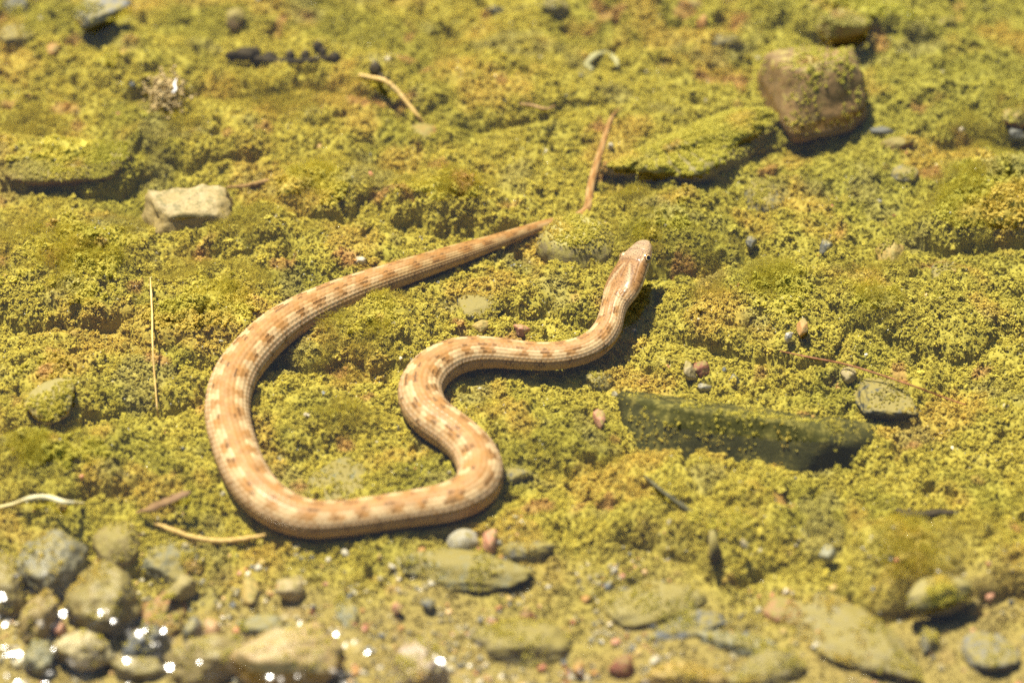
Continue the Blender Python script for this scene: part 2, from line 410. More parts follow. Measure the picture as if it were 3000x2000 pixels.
    phd = np.abs(ph - 0.5) * 2                                                     # 1 = middle of a blotch, 0 = between
    irr = perlin(scA * 170, scTh * 3.0, 17)
    blot = smooth(0.36, 0.72, phd + 0.30 * (r1 - .5) + 0.35 * irr) * smooth(R(54), R(36), ath + R(9) * irr)
    mid = smooth(R(24), R(10), ath) * 0.8
    fore = smooth(0.34, 0.20, scA)
    cream = smooth(0.52, 0.26, phd + 0.35 * irr + 0.35 * (r2 - .5)) * smooth(R(16), R(26), ath) * smooth(R(62), R(48), ath)
    tan = np.array([0.42, 0.25, 0.112]); orange = np.array([0.33, 0.155, 0.043]); cream_c = np.array([0.55, 0.38, 0.20]); pink = np.array([0.44, 0.27, 0.145]); dark = np.array([0.075, 0.036, 0.012])
    Cc = np.broadcast_to(tan, V.shape).copy()
    full = lambda c: np.broadcast_to(c, V.shape)
    Cc = mixc(Cc, full(pink), smooth(R(48), R(78), ath))
    Cc = mixc(Cc, full(orange), np.clip(np.maximum(blot * 0.92, mid * (0.6 + 0.4 * r2)), 0, 1))
    lat = (scA / (P0 * 1.02) + np.where(sgn > 0, .25, .8) + 0.10 * perlin(scA * 80, 0 * scA + 8.3, 6)) % 1.0
    latd = np.abs(lat - 0.5)
    lbar = smooth(0.17, 0.07, latd) * smooth(R(50), R(62), ath) * smooth(R(112), R(96), ath)
    Cc = mixc(Cc, full(orange), 0.40 * lbar)
    Cc = mixc(Cc, full(cream_c), 0.78 * cream * (1 - 0.40 * tail))
    dk = (blot > 0.45) & (ath > R(9)) & (ath < R(43)) & (r3 < (0.20 + 0.36 * fore + 0.28 * tail)) & (ath > R(12))
    stripe = (keel > 0.12) & (tipa > -0.6)
    Cc = np.where((dk & (stripe | (ba_ < .25)))[..., None], mixc(Cc, full(dark), np.full(dk.shape, 0.86)), Cc)
    dk2 = (lbar > 0.45) & (r3 < 0.60) & (scA > 0.05)
    Cc = np.where((dk2 & ((ba_ < 0.42) | (tipa < -0.1)))[..., None], mixc(Cc, full(dark), np.full(dk.shape, 0.85)), Cc)
    Cc = Cc * (0.86 + 0.26 * r1)[..., None]
    Cc = mixc(Cc, full(np.array([0.22, 0.12, 0.045])), 0.80 * smooth(0.26, 0.03, ba_) * (tipa < 0.40) * dorsal)
    Cc = mixc(Cc, full(np.array([0.66, 0.50, 0.31])), 0.5 * smooth(0.32, 0.52, tipa) * (ath > R(40)))
    belly = smooth(R(114), R(122), np.abs(th)[None, :] + 0 * s)
    Cc = mixc(Cc, full(np.array([0.58, 0.44, 0.22])), belly)
    # head
    hC = np.broadcast_to(np.array([0.335, 0.185, 0.072]), V.shape).copy()
    sp = perlin(A[:, None] * 1500 + 0 * v, v * 2.4, 12)
    hC = mixc(hC, full(np.array([0.25, 0.125, 0.038])), 0.8 * smooth(-.1, .3, perlin(A[:, None] * 330 + 0 * v, v * 0.8, 14)))
    hC = mixc(hC, full(np.array([0.46, 0.345, 0.21])), 0.65 * smooth(.52, .30, tt) * (at < R(70)))  # pale snout and crown: wet highlight painted into the colour
    lam = seam(at - R(10) - R(62) * np.clip(tt - .52, 0, 1), R(4.5) + R(3) * (tt > .7)) * smooth(.50, .56, tt) * smooth(1.08, 1.0, tt)
    lam_e = seam(at - R(19) - R(66) * np.clip(tt - .52, 0, 1), R(4.2)) * smooth(.52, .58, tt) * smooth(1.02, .96, tt)
    hC = mixc(hC, full(np.array([0.16, 0.075, 0.025])), 0.9 * lam_e * (sp > -0.4))
    hC = mixc(hC, full(np.array([0.44, 0.33, 0.205])), 0.95 * lam)
    hC = mixc(hC, full(dark), 0.8 * smooth(.28, .42, sp) * (at < R(95)))
    hC = mixc(hC, full(np.array([0.64, 0.48, 0.26])), 0.8 * smooth(R(84), R(92), at + 0 * tt))
    hC = mixc(hC, full(np.array([0.14, 0.07, 0.03])), 0.55 * seams)
    pst = seam(at - R(80) - R(14) * (tt - .4), R(4)) * smooth(.42, .46, tt) * smooth(.62, .5, tt)
    hC = mixc(hC, full(np.array([0.07, 0.04, 0.02])), 0.8 * pst)
    Cc = mixc(hC * np.array([0.90, 0.82, 0.72]), Cc, body + 0 * v)
    neck = smooth(2.2, 1.2, tt) * body
    Cc = mixc(Cc, full(dark), 0.7 * neck * smooth(.38, .5, sp) * (at < R(80)))
    Cc = Cc * np.array([0.86, 0.885, 0.82])
    idx = np.arange(nr * NT).reshape(nr, NT)
    idn = np.roll(idx, -1, axis=1)
    F = np.stack([idx[:-1], idn[:-1], idn[1:], idx[1:]], -1).reshape(-1, 4)[:, ::-1]
    Vf = V.reshape(-1, 3)
    me = np_mesh('snake', Vf, F)
    set_col(me, 'skin', Cc.reshape(-1, 3))
    wa = me.attributes.new('wet', 'FLOAT', 'POINT'); wa.data.foreach_set('value', np.repeat(0.05 + 0.75 * smooth(0.6, 0.3, t), NT).astype(np.float32))
    m, nt, b = new_mat('snake_skin')
    at_ = N(nt, 'ShaderNodeAttribute', attribute_name='skin')
    nt.links.new(at_.outputs['Color'], b.inputs['Base Color'])
    b.inputs['Roughness'].default_value = 0.52; b.inputs['Specular IOR Level'].default_value = 0.2
    wt = N(nt, 'ShaderNodeAttribute', attribute_name='wet'); nt.links.new(wt.outputs['Fac'], b.inputs['Coat Weight']); b.inputs['Coat Roughness'].default_value = 0.2
    sn_ = add('snake', me, m, 'sandy brown water snake with a dark zigzag along its back, head raised', 'snake')
    # eyes
    def cap(radius, half, rings, segs, axis, center):
        az = np.array(axis) / np.linalg.norm(axis); h = np.array([0.3, 0.2, 0.9]); e1 = np.cross(az, h); e1 /= np.linalg.norm(e1); e2 = np.cross(az, e1)
        vs = [center + az * radius]; fs = []
        for i in range(1, rings + 1):
            a = half * i / rings
            for k_ in range(segs):
                b_ = 2 * np.pi * k_ / segs
                vs.append(center + radius * (az * np.cos(a) + (e1 * np.cos(b_) + e2 * np.sin(b_)) * np.sin(a)))
        for k_ in range(segs): fs.append((0, 1 + k_, 1 + (k_ + 1) % segs))
        for i in range(rings - 1):
            for k_ in range(segs):
                a0 = 1 + i * segs; k2 = (k_ + 1) % segs
                fs.append((a0 + k_, a0 + segs + k_, a0 + segs + k2, a0 + k2))
        me = bpy.data.meshes.new('cap'); me.from_pydata([tuple(p) for p in vs], [], fs); me.update()
        me.polygons.foreach_set('use_smooth', [True] * len(me.polygons)); return me
    def gm(name, c, rough=0.12):
        m, nt, b = new_mat(name); n = noise_node(nt, 4000, 2); nt.links.new(mixrgb(nt, n.outputs[0], tuple(0.85 * x for x in c), c), b.inputs['Base Color'])
        b.inputs['Roughness'].default_value = rough; return m
    m_ball, m_iris, m_ring, m_pup = gm('eye_rim', (0.42, 0.27, 0.12), .4), gm('eye_iris', (0.10, 0.045, 0.015)), gm('eye_ring', (0.75, 0.50, 0.20)), gm('eye_pupil', (0.004, 0.004, 0.005), .05)
    ir = int(np.argmin(np.abs(t - 0.36)))
    for sg in (1, -1):
        jt = int(np.argmin(np.abs(th - sg * R(66))))
        ctr = V[ir, jt] - (side[ir] * sg * 0.75 + up[ir] * 0.25) * 0.0009
        ax = side[ir] * sg * 0.86 + up[ir] * 0.42 + T[ir] * 0.12
        ball = add('eye', cap(0.0023, np.pi * 0.98, 14, 24, ax, ctr), m_ball, parent=sn_)
        add('iris', cap(0.00235, R(52), 6, 24, ax, ctr), m_iris, parent=ball)
        add('eye_ring', cap(0.00238, R(36), 6, 24, ax, ctr), m_ring, parent=ball)
        add('pupil', cap(0.00241, R(27), 5, 24, ax, ctr), m_pup, parent=ball)
        jn = int(np.argmin(np.abs(th - sg * R(62)))); inn = int(np.argmin(np.abs(t - 0.075)))
        add('nostril', cap(0.00042, np.pi * .5, 4, 12, side[inn] * sg * .7 + up[inn] * .7, V[inn, jn] - (side[inn] * sg * .7 + up[inn] * .7) * .0002), m_pup, parent=sn_)
    return sn_
make_snake()

# ------------------------------------------------------------------ stones
import bmesh
ICO = {}
def ico(n):
    if n not in ICO:
        bm = bmesh.new(); bmesh.ops.create_icosphere(bm, subdivisions=n, radius=1.0)
        v = np.array([p.co[:] for p in bm.verts]); f = np.array([[q.index for q in p.verts] for p in bm.faces]); bm.free()
        ICO[n] = (v, f)
    return ICO[n]
STONE_TOPS = []        # (points, normals) for algae that grows on stones
def stone(name, label, cat, px, py, w, d, h, mat, rot=0, tilt=(0, 0), lift=0.35, ang=0.6, seed=0, sub=5, planes=None, noise=1.0, group=None, grow=0.0, zc=None, nplane=11):
    """w,d: size in photo pixels across / into the bed (as seen, foreshortened); h: thickness mm; lift: share of h above the bed"""
    if name in ('pebble', 'chip'): sub = min(sub, 4)
    v, f = ico(sub); v = v.copy()
    g = np.random.RandomState(seed + 100)
    if planes is None:
        pn = g.randn(nplane, 3); pn[:, 2] *= 0.8; pn /= np.linalg.norm(pn, axis=1)[:, None]
        pd = 0.62 + 0.3 * g.rand(nplane)
        pn = np.vstack([pn, [[0, 0, 1], [0, 0, -1]]]); pd = np.append(pd, [0.78, 0.7])
    else:
        planes = np.array(planes, float); pn = planes[:, :3] / np.linalg.norm(planes[:, :3], axis=1)[:, None]; pd = planes[:, 3]
    proj = v @ pn.T
    K = 9 + 22 * ang
    rinv = np.maximum(proj / pd[None, :], 0.02)
    rad = (rinv ** K).sum(1) ** (-1 / K)
    rad = ang * rad + (1 - ang) * np.minimum(rad, 0.98) ** 0.35 if planes is None else rad
    V = v * rad[:, None]
    V = V * (1 + noise * (0.10 * perlin3(V * 1.7, seed) + 0.05 * perlin3(V * 4.1, seed + 3) + 0.022 * perlin3(V * 10, seed + 5) + 0.010 * perlin3(V * 24, seed + 6)))[:, None]
    ext = np.abs(V).max(0) if planes is None else np.ones(3)
    sc = np.array([w * S / 2, d * S / 2 / math.sin(DEP), h * 0.0005]) / ext
    V = V * sc
    M = Matrix.Rotation(R(rot), 3, 'Z') @ Matrix.Rotation(R(tilt[0]), 3, 'X') @ Matrix.Rotation(R(tilt[1]), 3, 'Y')
    V = V @ np.array(M).T
    g0 = gp(px, py, 0); 
    zz = (float(hgt(np.array([g0[0]]), np.array([g0[1]]))[0]) + (lift - 0.5) * h * 0.001) if zc is None else zc * 0.001
    g0 = gp(px, py, zz)
    me = np_mesh(name, V, f)
    o = add(name, me, mat, label, cat, group)
    o.location = g0
    if grow > 0:
        nr = np.zeros(len(V) * 3, np.float32); me.vertices.foreach_get('co', nr)
        a, b, c = V[f[:, 0]], V[f[:, 1]], V[f[:, 2]]
        n = np.cross(b - a, c - a); ar = np.linalg.norm(n, axis=1); n = n / (ar[:, None] + 1e-15)
        keep = n[:, 2] > -0.1
        STONE_TOPS.append(((a + b + c)[keep] / 3 + g0, n[keep], ar[keep], grow))
    return o

GREY = ((0.16, 0.155, 0.13), (0.26, 0.25, 0.20)); SLATE = ((0.10, 0.105, 0.105), (0.19, 0.19, 0.17)); BLUE = ((0.11, 0.12, 0.14), (0.18, 0.19, 0.20))
CREAM = ((0.46, 0.37, 0.19), (0.60, 0.50, 0.30)); TAN = ((0.36, 0.26, 0.12), (0.46, 0.36, 0.18)); ORNG = ((0.55, 0.26, 0.07), (0.60, 0.36, 0.13)); PINK = ((0.62, 0.27, 0.17), (0.66, 0.40, 0.27))
RED = ((0.25, 0.085, 0.05), (0.34, 0.15, 0.085)); WHITE = ((0.58, 0.53, 0.42), (0.68, 0.64, 0.54)); OLIV = ((0.15, 0.14, 0.06), (0.24, 0.22, 0.10)); BRWN = ((0.26, 0.17, 0.06), (0.36, 0.25, 0.09))
DKGR = ((0.040, 0.040, 0.011), (0.075, 0.072, 0.020)); YELL = ((0.55, 0.38, 0.10), (0.62, 0.48, 0.20))
ms = mat_stone
# rocks standing out of the algae, upper half
stone('rock', 'big brown rock with a blunt six-sided end, dark shade beneath it', 'rock', 2400, 300, 450, 450 * math.sin(DEP), 450 * S * 1000, ms((0.13, 0.086, 0.03), (0.27, 0.16, 0.055), coat=0.22, coat_col=(0.28, 0.225, 0.055), scale=90), seed=3, ang=0.9, zc=10, noise=1.0, grow=0.11,
      planes=[(0.24, -0.74, 0.58, 0.42), (-0.15, 0.35, 1, 0.66), (-1, -0.25, 0.2, 0.62), (0.95, 0.05, 0.15, 0.62), (0.1, 1, 0.2, 0.7), (0.15, -0.8, -0.65, 0.50), (0, 0, -1, 0.6), (0.72, -0.2, 0.62, 0.66), (-0.62, -0.6, 0.55, 0.60), (0.8, -0.5, -0.4, 0.62), (-0.7, -0.55, -0.45, 0.62)])
stone('rock', 'long low ridge of rock under algae, running into the big brown rock', 'rock', 2070, 450, 720, 230, 34, ms((0.30, 0.24, 0.10), (0.40, 0.34, 0.17), coat=0.80, coat_col=(0.19, 0.16, 0.045)), rot=27, seed=9, ang=0.6, lift=0.58, noise=1.8, grow=2.2, nplane=9)
stone('stone', 'rounded olive stone lying across the tail of the snake', 'stone', 1690, 730, 270, 190, 24, ms((0.24, 0.20, 0.10), (0.31, 0.26, 0.12), coat=0.5, coat_col=(0.29, 0.25, 0.065)), rot=18, seed=15, ang=0.25, zc=3, noise=0.6, grow=0.45)
stone('stone', 'long dark green smooth stone lying with its shaded face out', 'stone', 2170, 1275, 690, 230, 38, ms(*DKGR, coat=0.22, coat_col=(0.15, 0.13, 0.03), rough=0.8, spec=0.08), rot=-9, seed=21, ang=0.9, zc=5, noise=0.35, grow=0.08,
      planes=[(0, -0.84, 0.54, 0.50), (0.05, 0.7, 0.75, 0.50), (-1, -0.15, 0.1, 0.95), (1, -0.25, 0.15, 0.93), (0, 1, 0.1, 0.8), (0, 0, -1, 0.8), (-0.75, -0.5, 0.5, 0.78), (0.8, 0.1, 0.6, 0.86), (0.72, -0.7, 0.2, 0.80)])
stone('stone', 'cream topped block of stone beside the fluffy algae, front stained olive', 'stone', 565, 640, 270, 150, 26, ms((0.36, 0.265, 0.09), (0.47, 0.37, 0.17), coat=0.12, coat_col=(0.15, 0.125, 0.04), scale=90), rot=10, seed=36, ang=0.8, zc=6, noise=1.3,
      planes=[(-0.1, -0.9, 0.22, 0.55), (0.05, 0.1, 1, 0.72), (-1, -0.1, 0.2, 0.92), (1, 0, 0.2, 0.9), (0, 1, 0, 0.75), (0, 0, -1, 0.8), (-0.7, -0.5, 0.55, 0.82), (0.6, -0.3, 0.75, 0.84)])
stone('stone', 'flat grey slab of slate tilted over its own shadow', 'stone', 268, 40, 250, 95, 9, ms(*GREY, coat=0.22), rot=2, tilt=(-4, 4), seed=41, ang=0.8, zc=14, grow=0.25)
stone('stone', 'pale grey worn block beside the flat slate slab', 'stone', 45, 22, 95, 70, 14, ms((0.34, 0.34, 0.30), (0.46, 0.45, 0.38), coat=0.3), seed=44, ang=0.7, grow=0.2)
stone('stone', 'low dark grey stone half sunk beside the pale worn block', 'stone', 45, 108, 130, 55, 8, ms(*GREY, coat=0.45), seed=47, ang=0.6, grow=0.3)
stone('stone', 'brown ledge of stone breaking through the algae', 'stone', 205, 485, 480, 140, 16, ms((0.17, 0.10, 0.04), (0.26, 0.16, 0.065), coat=0.62), seed=53, rot=4, ang=0.5, zc=7, grow=2.0)
stone('stone', 'ochre stone glowing through thin algae near the bud twig', 'stone', 1240, 405, 130, 95, 12, ms(*ORNG, coat=0.50), seed=55, ang=0.5, grow=0.4)
stone('stone', 'buff stone thinly coated with algae beside the fallen twig', 'stone', 905, 515, 140, 90, 13, ms(*YELL, coat=0.55), seed=58, ang=0.6, grow=0.4)
stone('stone', 'dark round stone speckled with algae beside the big brown rock', 'stone', 2235, 590, 130, 110, 15, ms(*SLATE, coat=0.45), seed=61, ang=0.3, lift=0.55, grow=0.4)
stone('stone', 'pale yellow oblong stone set upright in the algae', 'stone', 2610, 745, 100, 160, 13, ms(*YELL, coat=0.35), seed=64, rot=-8, ang=0.6, lift=0.62, grow=0.2)
stone('stone', 'dark slate chip wedged beside the big brown rock', 'stone', 2585, 388, 80, 22, 5, ms(*SLATE, coat=0.05), seed=66, rot=-6, ang=0.7, lift=0.9)
stone('stone', 'flat rusty stone with algae in front of the slate chip', 'stone', 2620, 425, 130, 48, 8, ms(*BRWN, coat=0.5), seed=67, ang=0.6, lift=0.6, grow=0.3)
stone('stone', 'thin black slate poking out from the mound of algae', 'stone', 2965, 396, 100, 26, 6, ms(*SLATE, coat=0.05), seed=68, ang=0.8, lift=0.9)
stone('stone', 'rust coloured stone half covered by algae above the thin black slate', 'stone', 2975, 350, 90, 55, 10, ms(*ORNG, coat=0.55), seed=69, ang=0.6, lift=0.6, grow=0.3)
stone('stone', 'broad dull grey stone near the big brown rock', 'stone', 2770, 75, 100, 60, 9, ms(*GREY, coat=0.5), seed=70, ang=0.4, grow=0.3)
stone('stone', 'round brown stone with algae cap near the big brown rock', 'stone', 2470, 75, 180, 70, 14, ms(*BRWN, coat=0.6), seed=71, ang=0.5, lift=.6, grow=0.5)
stone('pebble', 'bright orange pebble in the algae beyond the pale shell ring', 'pebble', 2062, 64, 52, 34, 6, ms(*ORNG, coat=0.28), seed=72, lift=0.77)
stone('stone', 'dusky pink stone next to the bright orange pebble', 'stone', 2020, 20, 90, 34, 7, ms(*PINK, coat=0.45), seed=73, lift=0.7)
stone('stone', 'flat brick red stone beyond the tip of the tail', 'stone', 1960, 208, 110, 44, 7, ms(*RED, coat=0.42), seed=74, lift=0.6, ang=.5, grow=0.15)
stone('pebble', 'orange pebble beside the low dark grey stone', 'pebble', 157, 142, 40, 40, 5, ms(*ORNG, coat=0.28), seed=75, lift=0.77)
stone('pebble', 'orange brown pebble in a dark hollow of the algae', 'pebble', 345, 578, 50, 26, 5, ms(*ORNG, coat=0.28), seed=76, rot=-25, lift=0.77)
stone('stone', 'mauve brown knob of stone in the algae near the charred twig', 'stone', 690, 50, 60, 60, 8, ms((0.34, 0.23, 0.13), (0.42, 0.30, 0.18), coat=0.5), seed=77, lift=0.7)
stone('stone', 'grey stone veiled with algae out in the pool', 'stone', 1630, 25, 110, 50, 9, ms(*GREY, coat=0.4), seed=78, lift=0.6, grow=.2)
stone('stone', 'bluish stone veiled with algae out in the pool', 'stone', 1455, 35, 70, 44, 8, ms(*BLUE, coat=0.3), seed=79, lift=0.6, grow=.2)
stone('stone', 'dark grey sunken stone upslope of the big brown rock', 'stone', 2130, 125, 110, 34, 7, ms(*SLATE, coat=0.42), seed=80, lift=0.6, grow=.2)
stone('stone', 'grey green stone under thin algae beside the big brown rock shadow', 'stone', 2655, 515, 95, 52, 8, ms(*GREY, coat=0.45), seed=81, lift=0.6, grow=.2)
stone('pebble', 'black pebble with a blue sheen above the yellow oblong stone', 'pebble', 2420, 725, 44, 36, 6, ms(*SLATE, coat=0.28, rough=.3), seed=82, lift=0.77)
stone('pebble', 'black pebble in the algae beside the dark round stone', 'pebble', 2200, 712, 40, 34, 6, ms(*SLATE, coat=0.28, rough=.4), seed=83, lift=0.77)
stone('stone', 'dull grey stone beside the yellow oblong stone', 'stone', 2760, 800, 90, 80, 9, ms(*GREY, coat=0.5), seed=84, lift=0.6, grow=.3)
stone('chip', 'bright white shell chip beside the snake', 'shell chip', 1058, 768, 34, 34, 6, ms(*WHITE, coat=0.0, rough=.35), seed=85, rot=40, lift=1.0, ang=.9, zc=6)
stone('chip', 'glossy white chip beside the tail', 'shell chip', 1790, 430, 22, 18, 4, ms(*WHITE, coat=0.0, rough=.3), seed=86, lift=1.0)
stone('chip', 'tiny white chip in the algae to one side of the tail', 'shell chip', 1598, 446, 20, 12, 3, ms(*WHITE, coat=0.0), seed=87, lift=1.0)
# middle, right of the snake
stone('pebble', 'cream chip leaning on a red chip near the dark green stone', 'pebble', 2018, 1087, 46, 40, 7, ms(*CREAM, coat=0.28), seed=90, lift=0.81, ang=.8)
stone('pebble', 'red brown chip under the cream chip', 'pebble', 2055, 1080, 54, 42, 6, ms(*RED, coat=0.28), seed=91, lift=0.68, ang=.8)
stone('pebble', 'round cream pebble beside the long red straw', 'pebble', 2486, 1098, 50, 44, 7, ms(*CREAM, coat=0.28), seed=92, lift=0.77, ang=.2)
stone('pebble', 'small orange pebble under the round cream pebble', 'pebble', 2457, 1138, 22, 28, 4, ms(*ORNG, coat=0.28), seed=93, lift=0.81)
stone('stone', 'flat charcoal slate peppered with algae beside the long red straw', 'stone', 2590, 1170, 230, 110, 8, ms((0.05, 0.055, 0.05), (0.09, 0.09, 0.08), coat=0.42), rot=-14, seed=94, lift=0.75, ang=.8, grow=0.25)
stone('pebble', 'orange chip in the algae above the round cream pebble', 'pebble', 2350, 962, 34, 44, 6, ms(*ORNG, coat=0.28), seed=95, lift=0.77, ang=.9)
stone('pebble', 'white and grey pebble by the orange chip', 'pebble', 2310, 988, 28, 20, 5, ms(*WHITE, coat=0.28), seed=96, lift=0.81)
stone('pebble', 'blue grey shiny chip behind the dark green stone', 'pebble', 2150, 1112, 36, 26, 5, ms(*BLUE, coat=0.28, rough=.25), seed=97, lift=0.81)
stone('pebble', 'pale grey flat chip behind the dark green stone', 'pebble', 2066, 1136, 44, 26, 4, ms((0.40, 0.38, 0.32), (0.52, 0.5, 0.44), coat=0.28), seed=98, lift=0.81)
stone('pebble', 'rough pink pebble in the algae between snake and dark green stone', 'pebble', 1758, 1232, 42, 50, 7, ms(*PINK, coat=0.28), seed=99, lift=0.77, ang=.9)
stone('pebble', 'pink chip in the algae inside the bend of the neck', 'pebble', 1528, 966, 50, 28, 5, ms(*PINK, coat=0.28), seed=100, rot=-35, lift=0.77, ang=.9)
stone('pebble', 'yellow ochre pebble inside the bend of the neck', 'pebble', 1408, 958, 54, 34, 6, ms(*YELL, coat=0.28), seed=101, lift=0.68)
stone('stone', 'bluish flat stone under algae between the two halves of the snake', 'stone', 1400, 905, 150, 70, 7, ms(*BLUE, coat=0.55), seed=102, lift=0.6, grow=.35)
stone('stone', 'small dark stone under algae beside the neck of the snake', 'stone', 1757, 1120, 80, 60, 9, ms(*OLIV, coat=0.4), seed=103, lift=0.7, grow=.3)
stone('stone', 'sunken grey green slab enclosed by the loop of the body', 'stone', 1000, 1420, 230, 140, 8, ms((0.14, 0.145, 0.09), (0.20, 0.2, 0.12), coat=0.42), rot=25, seed=104, lift=0.85, ang=.8, grow=.15)
stone('pebble', 'small grey stone against the inner side of the loop', 'pebble', 820, 1352, 56, 50, 7, ms(*GREY, coat=0.40), seed=105, lift=0.59)
stone('chip', 'tiny white chip inside the loop of the body', 'shell chip', 1316, 1386, 15, 12, 3, ms(*WHITE, coat=0.0), seed=106, lift=1.0)
stone('stone', 'dark slate sliver against the outer bend of the body', 'stone', 1500, 1395, 120, 40, 6, ms(*SLATE, coat=0.42), rot=16, seed=107, lift=0.7, grow=.2)
# nearer the bank
stone('pebble', 'smooth grey white pebble beside the lower coil', 'pebble', 1356, 1586, 92, 54, 10, ms((0.40, 0.38, 0.30), (0.54, 0.5, 0.42), coat=0.28), seed=110, lift=0.72, ang=.15)
stone('pebble', 'rough salmon pink pebble touching the grey white pebble', 'pebble', 1437, 1588, 56, 66, 10, ms(*PINK, coat=0.28), seed=111, lift=0.72, ang=.9)
stone('stone', 'flat grey green slate with a yellow rim below the lower coil', 'stone', 1370, 1665, 430, 105, 10, ms((0.21, 0.21, 0.13), (0.30, 0.28, 0.16), coat=0.42), rot=-9, seed=112, lift=0.59, ang=0.51, grow=.15)
stone('stone', 'dark grey stone beside the salmon pink pebble', 'stone', 1540, 1610, 170, 60, 8, ms(*GREY, coat=0.45), rot=5, seed=113, lift=0.53, grow=.2)
stone('pebble', 'white pebble alone on the sandy patch', 'pebble', 853, 1735, 82, 66, 10, ms(*CREAM, coat=0.28), seed=114, lift=0.72, ang=.4)
stone('pebble', 'orange yellow pebble between the white pebble and the bar of stone', 'pebble', 728, 1738, 60, 80, 9, ms(*YELL, coat=0.30), seed=115, lift=0.64, ang=.5)
stone('pebble', 'pink and white pebble in the gravel', 'pebble', 1158, 1780, 42, 34, 6, ms(*PINK, coat=0.28), seed=116, lift=0.81)
stone('pebble', 'blue black pebble in the gravel', 'pebble', 1255, 1772, 44, 30, 6, ms(*BLUE, coat=0.28), seed=117, lift=0.77)
stone('pebble', 'long brick red chip in the gravel', 'pebble', 1540, 1810, 66, 30, 6, ms(*RED, coat=0.28), rot=28, seed=118, lift=0.81, ang=.8)
stone('stone', 'olive stone fading into shade in the gravel', 'stone', 1530, 1890, 300, 120, 18, ms((0.24, 0.2, 0.09), (0.32, 0.27, 0.12), coat=0.4), rot=-10, seed=119, lift=0.47, ang=0.30, grow=0.22, noise=1.5)
stone('stone', 'cream and mauve stone with a wet grey flank', 'stone', 1240, 1965, 200, 120, 26, ms((0.40, 0.30, 0.22), (0.56, 0.44, 0.30), coat=0.15, rough=.35), rot=25, seed=122, lift=0.59, ang=0.27, grow=0.22, noise=1.5)
stone('pebble', 'dark red pebble in the wet gravel', 'pebble', 1825, 1955, 80, 44, 9, ms(*RED, coat=0.28), rot=25, seed=121, lift=0.77)
stone('pebble', 'round orange pebble in the wet gravel', 'pebble', 1700, 1957, 44, 36, 7, ms(*ORNG, coat=0.28), seed=122, lift=0.77)
stone('stone', 'warm yellow flat rock beside the dark red pebble', 'stone', 2000, 1995, 300, 80, 16, ms(*YELL, coat=0.1), rot=-6, seed=123, lift=0.68, ang=0.48, grow=0.22, noise=1.5)
stone('stone', 'pale olive slab with a broken dark edge', 'stone', 1900, 1775, 330, 120, 10, ms((0.32, 0.28, 0.12), (0.42, 0.36, 0.16), coat=0.4), rot=14, seed=124, lift=0.59, ang=0.54, grow=0.22, noise=1.5)
stone('stone', 'blue grey slate in front of the pale olive slab', 'stone', 2010, 1835, 290, 75, 8, ms(*BLUE, coat=0.3), rot=20, seed=125, lift=0.59, ang=0.54, grow=0.22, noise=1.5)
stone('stone', 'grey green slate with pale scratches beside the rust patch', 'stone', 2150, 1880, 340, 90, 8, ms((0.20, 0.21, 0.16), (0.30, 0.3, 0.22), coat=0.3), rot=-12, seed=126, lift=0.55, ang=0.48, grow=0.22, noise=1.5)
stone('stone', 'long olive grey slab pointing towards the bank', 'stone', 2500, 1880, 560, 170, 14, ms((0.22, 0.19, 0.09), (0.30, 0.26, 0.13), coat=0.36), rot=-36, seed=127, lift=0.53, ang=0.54, grow=0.22, noise=1.5)
stone('stone', 'blue grey slate dotted with algae beside the long olive slab', 'stone', 2885, 1915, 200, 95, 9, ms((0.16, 0.16, 0.16), (0.24, 0.24, 0.22), coat=0.32), rot=-22, seed=128, lift=0.68, ang=0.51, grow=.08)
stone('stone', 'low grey rounded stone at the water edge beside the grey green slate', 'stone', 2270, 1960, 260, 110, 16, ms((0.24, 0.21, 0.11), (0.33, 0.28, 0.15), coat=0.3), seed=129, lift=0.59, ang=0.24, grow=0.22, noise=1.5)
stone('stone', 'dark stone shadowing a hollow beside the feathery algae', 'stone', 2750, 1745, 200, 70, 15, ms((0.12, 0.10, 0.05), (0.2, 0.17, 0.08), coat=0.5), rot=14, seed=130, lift=0.51, ang=0.36, grow=.4)
stone('stone', 'small green grey stone under the feathery algae', 'stone', 2715, 1875, 90, 70, 9, ms(*GREY, coat=0.35), seed=131, lift=0.59, grow=0.22, noise=1.5)
stone('stone', 'brown crusty stone with a dark notch beside the sandy patch', 'stone', 2080, 1540, 170, 190, 16, ms((0.25, 0.18, 0.07), (0.34, 0.26, 0.1), coat=0.55), rot=-30, seed=132, lift=0.51, ang=0.48, grow=.3)
stone('pebble', 'rusty pink crumbly pebble in the sand', 'pebble', 2285, 1790, 100, 70, 7, ms((0.42, 0.22, 0.11), (0.5, 0.3, 0.15), coat=0.35), seed=133, lift=0.59)
stone('pebble', 'pale blue grey pebble in the sand above the rust patch', 'pebble', 2430, 1622, 60, 40, 7, ms((0.34, 0.36, 0.30), (0.45, 0.46, 0.38), coat=0.28), seed=134, lift=0.72)
stone('pebble', 'white pebble in the sand beside the crusty brown stone', 'pebble', 2176, 1592, 36, 24, 5, ms(*CREAM, coat=0.28), seed=135, lift=0.77)
